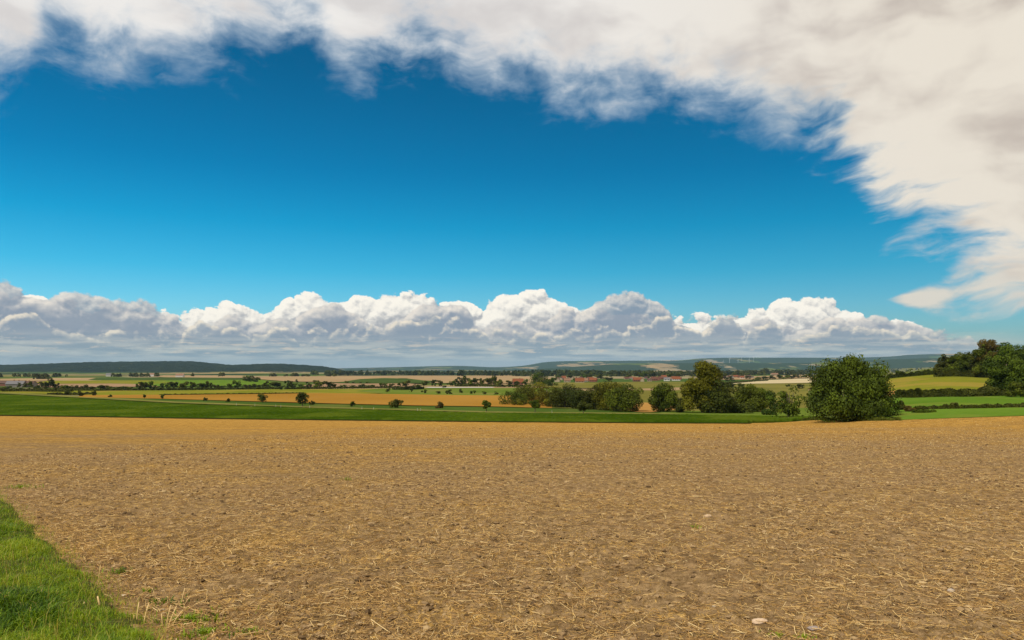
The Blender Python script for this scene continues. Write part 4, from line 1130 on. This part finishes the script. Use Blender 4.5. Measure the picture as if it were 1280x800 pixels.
# ------------------------------------------------------------------ hedges
def hedge(px_pts, wid, hgt, mat, leaves, leaf, label, seed):
    r = np.random.default_rng(seed)
    P = np.array([hit(a, b) for a, b in px_pts])
    seg = np.hypot(*np.diff(P, axis=0).T); s = np.concatenate([[0], np.cumsum(seg)])
    u = r.uniform(0, s[-1], leaves)
    X = np.interp(u, s, P[:, 0]); Y = np.interp(u, s, P[:, 1])
    hh = hgt * (0.75 + 0.45 * perlin(u / (hgt * 2.2), u * 0 + seed, 5) + 0.2 * perlin(u / (hgt * 0.7), u * 0 + seed, 6))
    a = r.uniform(0, math.pi, leaves); k = 0.8 + 0.3 * r.random(leaves)
    dy = np.cos(a) * wid / 2 * k; dz = np.sin(a) ** 0.7 * hh * k
    c0 = P[0]
    C = np.stack([X - c0[0], Y + dy - c0[1], ground(X, Y + dy) - float(ground(*c0)) + dz], -1)
    nrm = np.stack([r.normal(0, 0.6, leaves), np.cos(a) + r.normal(0, 0.6, leaves), np.sin(a) + r.normal(0, 0.6, leaves)], -1)
    nrm /= np.linalg.norm(nrm, axis=1)[:, None]
    A = np.cross(nrm, r.standard_normal((leaves, 3))); A /= np.linalg.norm(A, axis=1)[:, None]; B = np.cross(nrm, A)
    sz = leaf * r.uniform(0.6, 1.4, leaves)
    la = (sz * 0.45)[:, None] * A; lb = (sz * 0.75)[:, None] * B
    V = np.stack([C - lb, C + la, C + lb, C - la], 1)
    t = np.clip(0.5 + 0.5 * perlin(u / (hgt * 1.3), u * 0 + seed, 8) + r.normal(0, 0.17, leaves), 0, 1)
    o = link('hedge', mesh_np('hedge', V.reshape(-1, 3), [np.arange(leaves * 4).reshape(-1, 4)], False, tint=np.repeat(t, 4)), [mat])
    o.location = (c0[0], c0[1], float(ground(*c0)))
    tag(o, label, 'hedge')
hedge([(1122, 497), (1150, 497.2), (1200, 496.2), (1252, 494.6), (1300, 493)], 3.0, 2.0, LEAF_D, 16000, 0.3, 'tall dark hedge below the yellow-green meadow on the rise', 501)
hedge([(1112, 473.4), (1122, 472.2), (1145, 470.2), (1168, 468.4)], 3.0, 2.2, LEAF_D, 4000, 0.45, 'thin dark hedge crossing the upper meadow to the wood', 502)
hedge([(1170, 471.4), (1190, 470.8), (1215, 471.6), (1240, 472.8)], 3.0, 2.6, LEAF_D, 5000, 0.35, 'dark undergrowth along the foot of the wood on the rise', 516)
hedge([(1144, 512.2), (1170, 511.4), (1200, 511), (1240, 510.3), (1300, 509.2)], 1.0, 0.55, LEAF_D, 5000, 0.16, 'low dark hedge line splitting the two lush meadows', 503)
hedge([(1143, 516.2), (1155, 516.2), (1167, 515.4)], 1.2, 0.45, LEAF_B, 1500, 0.16, 'short low strip of rank weeds on the lush meadow', 504)
hedge([(1112, 465.6), (1140, 464.2), (1166, 462.4)], 2.5, 1.6, LEAF_A, 2400, 0.5, 'faint hedge along the top of the olive meadow', 505)
hedge([(490, 487.4), (505, 487.6), (517, 487.2), (530, 486.6)], 3.0, 3.0, LEAF_D, 2600, 0.6, 'dark clipped hedge behind the bright meadow saplings', 506)
hedge([(0, 489.6), (30, 489.4), (60, 489.8), (90, 490)], 3.0, 2.2, LEAF_D, 3000, 0.6, 'rough hedge in front of the farm sheds', 507)
hedge([(60, 493.4), (90, 493.0), (120, 493.2)], 2.0, 1.2, LEAF_D, 2200, 0.35, 'low dark hedge along the yellow meadow by the track', 508)
hedge([(0, 488.2), (60, 488.2), (120, 488.6), (200, 487.8), (280, 486.8), (350, 486.4)], 2.5, 1.8, LEAF_D, 9000, 0.7, 'long scrubby hedgerow under the trees past the golden field', 513)
hedge([(356, 486.6), (420, 485.6), (500, 484.4)], 2.5, 1.6, LEAF_D, 4000, 0.7, 'scrubby hedge under the trees before the dark crop hill', 514)
hedge([(568, 482.8), (600, 482.6), (630, 483.4), (662, 483.4)], 2.5, 2.2, LEAF_D, 3000, 0.8, 'scrub joining the tight tree row behind the bright meadow', 515)
hedge([(895, 481), (920, 479.2), (945, 477), (960, 476.2)], 3.0, 3.0, LEAF_D, 2600, 0.8, 'dark hedge bordering the cream field', 509)
hedge([(200, 494.1), (260, 493.4), (330, 492.6), (380, 491.9)], 1.6, 0.7, LEAF_D, 4000, 0.35, 'thin dark hedge line between golden grain and yellow-green strip', 510)
hedge([(975, 524.6), (990, 523.9), (1004, 523.6)], 1.4, 0.6, LEAF_B, 2600, 0.16, 'ragged strip of tall grass under the slender olive tree', 511)
hedge([(1004, 525.6), (1040, 525.9), (1080, 526.0), (1124, 525.6)], 1.2, 0.45, LEAF_A, 3400, 0.16, 'fringe of tall weeds at the foot of the big round tree', 512)

# ------------------------------------------------------------------ far woods: one mass each
def far_wood(items, seed, label=None, mat=None, leaf=2.2):
    """crowns scattered along a belt: (column, row near, row far, columns wide, count, height)"""
    r = np.random.default_rng(seed); VV = []; TT = []
    for px, nb, nf, wd, n, h in items:
        for _ in range(n):
            c = px + r.uniform(-0.5, 0.5) * wd; b = r.uniform(nf, nb)
            X, Y = hit(c, b)
            if Y < 1300 or perlin(c / 17.0, b * 0.9 + seed, 31) < -0.12: continue
            Z = float(ground(X, Y)); hh = h * r.uniform(0.6, 1.2); k = 46
            d = r.standard_normal((k, 3)); d[:, 2] = np.abs(d[:, 2]) + 0.1; d /= np.linalg.norm(d, axis=1)[:, None]
            P = np.array([X, Y, Z]) + d * np.array([hh * 0.55, hh * 0.55, hh]) * (0.85 + 0.25 * r.random((k, 1)))
            nm = d + 0.5 * r.standard_normal((k, 3)); nm /= np.linalg.norm(nm, axis=1)[:, None]
            A = np.cross(nm, r.standard_normal((k, 3))); A /= np.linalg.norm(A, axis=1)[:, None]; B = np.cross(nm, A)
            s = hh * 0.24
            VV.append(np.stack([P - B * s, P + A * s, P + B * s, P - A * s], 1).reshape(-1, 3)); TT.append(np.full(k * 4, np.clip(r.normal(0.45, 0.25), 0, 1)))
    V = np.concatenate(VV)
    o = link('forest', mesh_np('forest', V, [np.arange(len(V)).reshape(-1, 4)], False, tint=np.concatenate(TT)), [mat or LEAF_D])
    stuff(o)
far_wood([(40, 471.6, 470.6, 90, 40, 8), (170, 471.2, 470.2, 60, 26, 8), (250, 471.0, 470.0, 70, 30, 8), (380, 470.8, 470.0, 90, 40, 8), (60, 474.0, 473.4, 40, 14, 8)], 601)
far_wood([(470, 469.4, 467.6, 160, 140, 13), (545, 469.2, 467.6, 90, 80, 13), (640, 470.2, 466.6, 130, 220, 13), (700, 470.2, 466.4, 120, 240, 13), (760, 471, 466.6, 90, 190, 12)], 602)
far_wood([(820, 470.6, 466.2, 110, 260, 12), (890, 470.2, 466, 90, 200, 12), (960, 469, 465, 130, 300, 13), (1030, 467.6, 463.6, 90, 200, 13), (1090, 466, 462.6, 70, 90, 13), (1150, 464, 461, 70, 70, 13)], 603)

# the wooded ridge on the left
def wooded_ridge():
    t = np.linspace(-560, 452, 560); rows = np.linspace(HILL_Y - 1150, HILL_Y + 500, 130)
    C, YY = np.meshgrid(t, rows); XX = (C - 640) / F * YY
    Z = ground(XX, YY)
    base = valley(YY) + perlin(XX / 700.0, YY / 700.0, 3) * 3.0
    rise = sstep(0.5, 7, Z - base) * sstep(452, 425, C)
    can = 7.0 + 5.0 * perlin(XX / 22.0, YY / 30.0, 711) + 3.5 * perlin(XX / 60.0, YY / 80.0, 712) + 2.0 * perlin(XX / 10.0, YY / 14.0, 713)
    Z = Z - 4.0 + rise * np.maximum(can, 2.0)
    m, nt, out = new_mat('ridge_forest')
    x, y, z = split(nt, obj_co(nt))
    f = noise(nt, vec(nt, x * 0.02, y * 0.014), 1.0, 6, 0.7, dim='2D'); g = noise(nt, vec(nt, x * 0.003, y * 0.002), 1.0, 3, 0.5, dim='2D')
    principled(nt, out, mix(nt, ((f - 0.5) * 1.6 + (g - 0.5) * 0.9 + 0.5).clamp(), (0.005, 0.010, 0.006), (0.022, 0.030, 0.012)), 1.0, 0.0, bump(nt, f, 0.8, 6.0))
    stuff(link('forest', mesh_np('forest', np.stack([XX, YY, Z], -1).reshape(-1, 3), [grid_faces(len(rows), len(t))], False), [m]))
wooded_ridge()

# ------------------------------------------------------------------ village houses
WALLS = {'white': plain_mat('wall_white', (0.48, 0.46, 0.42)), 'cream': plain_mat('wall_cream', (0.30, 0.24, 0.15)), 'grey': plain_mat('wall_grey', (0.20, 0.18, 0.16)), 'brick': plain_mat('wall_brick', (0.16, 0.065, 0.042))}
ROOFS = {'bright orange': plain_mat('tile_orange', (0.165, 0.052, 0.018), 0.9, 0.3, 0.8), 'dull red': plain_mat('tile_red', (0.100, 0.038, 0.020), 0.8, 0.25, 0.8), 'brown': plain_mat('tile_brown', (0.085, 0.045, 0.032), 0.8, 0.25, 0.8),
         'pale rose': plain_mat('tile_rose', (0.19, 0.105, 0.06), 0.8, 0.2, 0.8), 'slate grey': plain_mat('slate', (0.13, 0.125, 0.13), 0.7, 0.2, 0.8)}
M_PANE = plain_mat('window_glass', (0.03, 0.035, 0.045), 0.15, 0.1)
def box(x0, x1, y0, y1, z0, z1):
    V = [(x, y, z) for z in (z0, z1) for y in (y0, y1) for x in (x0, x1)]
    Fq = [(0, 2, 3, 1), (4, 5, 7, 6), (0, 1, 5, 4), (2, 6, 7, 3), (0, 4, 6, 2), (1, 3, 7, 5)]
    return V, Fq
def from_parts(name, parts, mats, parent):
    V = []; Q = []
    for v, f in parts:
        b = len(V); V += v; Q += [[b + i for i in q] for q in f]
    quads = np.array([q for q in Q if len(q) == 4]); tris = [q for q in Q if len(q) == 3]
    return link(name, mesh_np(name, np.array(V, float), [quads] + ([np.array(tris)] if tris else []), False), mats, parent)

def house(px, base, L, D, H, R, rot, wall, roof, label, group, kind='house'):
    X, Y = hit(px, base)
    t = bpy.data.objects.new(kind, None); COL.objects.link(t)
    t.location = (X, Y, float(ground(X, Y)) - 0.2); t.rotation_euler = (0, 0, rot)
    l, d = L / 2, D / 2
    wv, wf = box(-l, l, -d, d, 0, H)
    wv = wv + [(-l, 0, H + R - 0.05), (l, 0, H + R - 0.05)]
    wf = wf + [(4, 6, 8), (7, 5, 9)]
    from_parts('wall', [(wv, wf)], [WALLS[wall]], t)
    e = 0.45; s = R / d; th = 0.18
    def slab(sg):
        a = [(-l - e, sg * (d + e), H - s * e + 0.03), (l + e, sg * (d + e), H - s * e + 0.03), (l + e, 0, H + R + 0.03), (-l - e, 0, H + R + 0.03)]
        b = [(x, y, z + th) for x, y, z in a]
        V = a + b
        return V, [(0, 1, 2, 3), (4, 7, 6, 5), (0, 4, 5, 1), (2, 6, 7, 3), (1, 5, 6, 2), (0, 3, 7, 4)]
    rf = from_parts('roof', [slab(1), slab(-1)], [ROOFS[roof]], t)
    from_parts('chimney', [box(l * 0.3, l * 0.3 + 0.7, -0.35, 0.35, H + R * 0.6, H + R + 1.0)], [WALLS['brick']], rf)
    if kind == 'house':
        n = max(2, int(L / 3.2))
        for i in range(n):
            cx = -l + L * (i + 0.5) / n
            from_parts('window', [box(cx - 0.5, cx + 0.5, -d - 0.04, -d + 0.02, 1.1, 2.4)], [M_PANE], t)
    tag(t, label, kind, group)

def village(items, place, group, seed):
    r = random.Random(seed)
    for i, (px, base, sz, wall, roof) in enumerate(items):
        L = r.uniform(7, 10) * sz; D = r.uniform(5, 6.5) * sz; H = r.uniform(2.0, 2.9) * sz ** 0.5; R = D * 0.5 * r.uniform(0.85, 1.1)
        rot = r.choice([0.0, 0.2, -0.25, 1.35, -0.1])
        size = 'large' if sz > 1.2 else 'small' if sz < 0.9 else 'mid-sized'
        house(px, base, L, D, H, R, rot, wall, roof, f'{size} {wall} house, {roof} roof, {ordinal(i)} {place}', group)
village([(697, 477.2, 1.2, 'cream', 'pale rose'), (701.5, 475.0, 1.0, 'cream', 'brown'), (704.5, 474.0, 1.2, 'brick', 'bright orange'), (709, 477.6, 1.0, 'cream', 'pale rose'), (710.5, 474.2, 0.9, 'cream', 'pale rose'), (716, 474.4, 1.0, 'cream', 'dull red'),
         (720.5, 474.6, 0.9, 'grey', 'dull red'), (724.5, 478.4, 1.2, 'cream', 'bright orange'), (726, 474.2, 0.8, 'white', 'brown'), (731, 477.2, 0.9, 'grey', 'pale rose'), (735, 476.4, 1.0, 'brick', 'dull red'), (738, 475.4, 1.1, 'cream', 'bright orange'), (741.5, 477.2, 1.1, 'brick', 'bright orange'), (745, 475.8, 0.9, 'brick', 'dull red')],
        'along the village end behind the grove', 'houses at the grove end of the village', 1)
village([(783, 474.0, 0.9, 'cream', 'dull red'), (788, 473.4, 1.0, 'grey', 'pale rose'), (792, 474.2, 0.9, 'white', 'pale rose'), (796.5, 476.6, 1.3, 'brick', 'bright orange'), (803, 476.8, 1.0, 'cream', 'bright orange'), (808, 473.4, 0.8, 'grey', 'brown'), (812, 476.6, 0.9, 'cream', 'brown'),
         (818, 475.6, 1.2, 'brick', 'dull red'), (823, 475.2, 1.1, 'brick', 'bright orange'), (826.5, 474.0, 1.0, 'brick', 'dull red'), (830, 472.8, 1.4, 'brick', 'bright orange'), (833.5, 476.0, 1.0, 'white', 'slate grey'), (838, 475.0, 1.1, 'grey', 'pale rose'), (842, 473.6, 0.9, 'cream', 'bright orange'), (845, 475.6, 1.3, 'white', 'bright orange'), (849, 474.6, 0.9, 'brick', 'dull red')],
        'along the village edge by the tallest tree', 'houses along the village field edge', 2)
village([(905, 473.0, 1.0, 'grey', 'brown'), (911, 472.2, 0.9, 'cream', 'dull red'), (915, 472.4, 1.0, 'grey', 'dull red'), (919.5, 472.2, 1.1, 'cream', 'bright orange'), (923.5, 472.2, 0.9, 'brick', 'dull red'), (927.5, 473.4, 1.0, 'white', 'bright orange'), (931, 472.4, 1.0, 'cream', 'pale rose'), (936, 472.4, 1.0, 'grey', 'brown'), (941, 472.6, 0.9, 'grey', 'dull red')],
        'in the hamlet beyond the tallest tree', 'houses of the hamlet beyond the tallest tree', 3)
house(647.5, 480.6, 12, 8, 3.0, 4.0, 0.1, 'brick', 'bright orange', 'lone red-roofed house among the trees behind the meadow', None)
house(225, 471.6, 17, 9, 4.5, 3.5, 0.0, 'white', 'pale rose', 'pale farmhouse standing under the wooded ridge', None)
house(137, 470.4, 15, 9, 4.5, 3.5, 0.2, 'white', 'slate grey', 'tiny white house low on the ridge foot', None)
house(191.5, 470.2, 14, 9, 4.5, 3.5, -0.2, 'white', 'pale rose', 'tiny white house further along the ridge foot', None)
house(11, 482.4, 34, 12, 3.2, 2.4, 0.05, 'brick', 'brown', 'long low brown farm shed', None, 'shed')
house(20, 483.8, 14, 10, 3.2, 2.6, 0.3, 'grey', 'slate grey', 'pale grey farm shed with slate roof beside the long shed', None, 'shed')
house(33, 483.6, 16, 9, 3.0, 2.4, 0.0, 'grey', 'brown', 'grey farm shed hidden between narrow trees', None, 'shed')
house(728, 466.9, 26, 14, 7.0, 5.0, 0.2, 'white', 'slate grey', 'white hall far beyond the village roofs', None)
house(968, 469.6, 22, 11, 4.5, 4.0, 0.1, 'cream', 'pale rose', 'pale farmhouse at the dark wood edge above the hamlet', None)

# ------------------------------------------------------------------ marker posts on the track
M_POST = plain_mat('post_white', (0.50, 0.48, 0.40), 0.6, 0.1)
M_BLACK = plain_mat('post_black', (0.02, 0.02, 0.02), 0.6, 0.1)
def marker_post(px, base, label, h=0.75):
    X, Y = hit(px, base)
    t = bpy.data.objects.new('marker_post', None); COL.objects.link(t); t.location = (X, Y, float(ground(X, Y)))
    V, fc = tube_mesh([[((0, 0, -0.1), 0.04), ((0, 0, h * 0.5), 0.037), ((0, 0, h), 0.034)]], 8)
    link('shaft', mesh_np('shaft', V, fc, True), [M_POST], t)
    V, fc = tube_mesh([[((0, 0, h * 0.70), 0.044), ((0.0, 0, h * 0.84), 0.042)]], 8)
    link('band', mesh_np('band', V, fc, True), [M_BLACK], t)
    tag(t, label, 'marker post', 'white marker posts along the farm track')
for px, b, lab in ((295.4, 507.0, 'white post by the track, uphill of the airy young tree'), (318.6, 508.0, 'white post by the track just before the airy young tree'), (344.8, 509.2, 'white post past the airy young tree, the tallest looking'),
                   (351, 509.8, 'faint white post close beside the tall looking one'), (387, 510.6, 'white post at the foot of the tallest young tree'), (452.4, 512.0, 'white post after the little dark shrub'),
                   (467, 512.6, 'second white post after the little dark shrub'), (522, 514.4, 'white post between wide bush and loose brown shrub'), (525.8, 514.6, 'white post twinned with the one past the wide bush'),
                   (690, 517.8, 'white post on the track before the grove')):
    marker_post(px, b, lab)

# ------------------------------------------------------------------ wind turbines on the far ridge
M_TURB = plain_mat('turbine_white', (0.55, 0.56, 0.58), 0.5, 0.05)
def turbine(px, Y, h, ang, label):
    X = (px - 640) / F * Y
    t = bpy.data.objects.new('wind_turbine', None); COL.objects.link(t); t.location = (X, Y, float(ground(X, Y)))
    V, fc = tube_mesh([[((0, 0, -2), 2.0), ((0, 0, h * 0.5), 1.5), ((0, 0, h), 1.0)]], 10)
    link('tower', mesh_np('tower', V, fc, True), [M_TURB], t)
    V, fc = tube_mesh([[((0, 4, h + 1.2), 1.8), ((0, -2, h + 1.2), 2.0), ((0, -5, h + 1.2), 1.2)]], 8)
    hub = link('hub', mesh_np('hub', V, fc, True), [M_TURB], t)
    for k in range(3):
        a = ang + k * 2 * math.pi / 3; d = np.array([math.sin(a), 0, math.cos(a)]); c = np.array([0, -5.2, h + 1.2])
        V, fc = tube_mesh([[(c, 0.9), (c + d * h * 0.12, 1.5), (c + d * h * 0.42, 0.3)]], 6)
        link('blade', mesh_np('blade', V, fc, True), [M_TURB], hub)
    tag(t, label, 'wind turbine', 'wind turbines on the far ridge')
for px, Y, a, lab in ((904, 11800, 0.2, 'pale wind turbine, the nearest to the tallest grove tree'), (912, 12300, 0.9, 'pale wind turbine beside the one nearest the tall tree'), (922.5, 12000, 0.5, 'pale wind turbine of the middle pair, nearer the tall tree'),
                      (927, 12600, 1.3, 'pale wind turbine of the middle pair, farther from the tall tree'), (936.5, 12100, 0.0, 'pale wind turbine of the outer pair, nearer the tall tree'), (942, 12500, 0.7, 'pale wind turbine of the outer pair, towards the big round tree')):
    turbine(px, Y, 78, a, lab)

# ------------------------------------------------------------------ the air of the valley
def haze():
    v, f = box(-39500, 39500, -320, 18200, -200, 240)
    V = np.array(v, float)
    m, nt, out = new_mat('haze_air')
    p = nt.nodes.new('ShaderNodeVolumePrincipled')
    p.inputs['Color'].default_value = (0.36, 0.59, 0.80, 1); p.inputs['Density'].default_value = HAZE_DENSITY; p.inputs['Anisotropy'].default_value = 0.0
    nt.links.new(p.outputs[0], out.inputs['Volume'])
    o = link('haze', mesh_np('haze', V, [np.array(f)], False), [m]); stuff(o)
HAZE_DENSITY = 3.0e-5
haze()
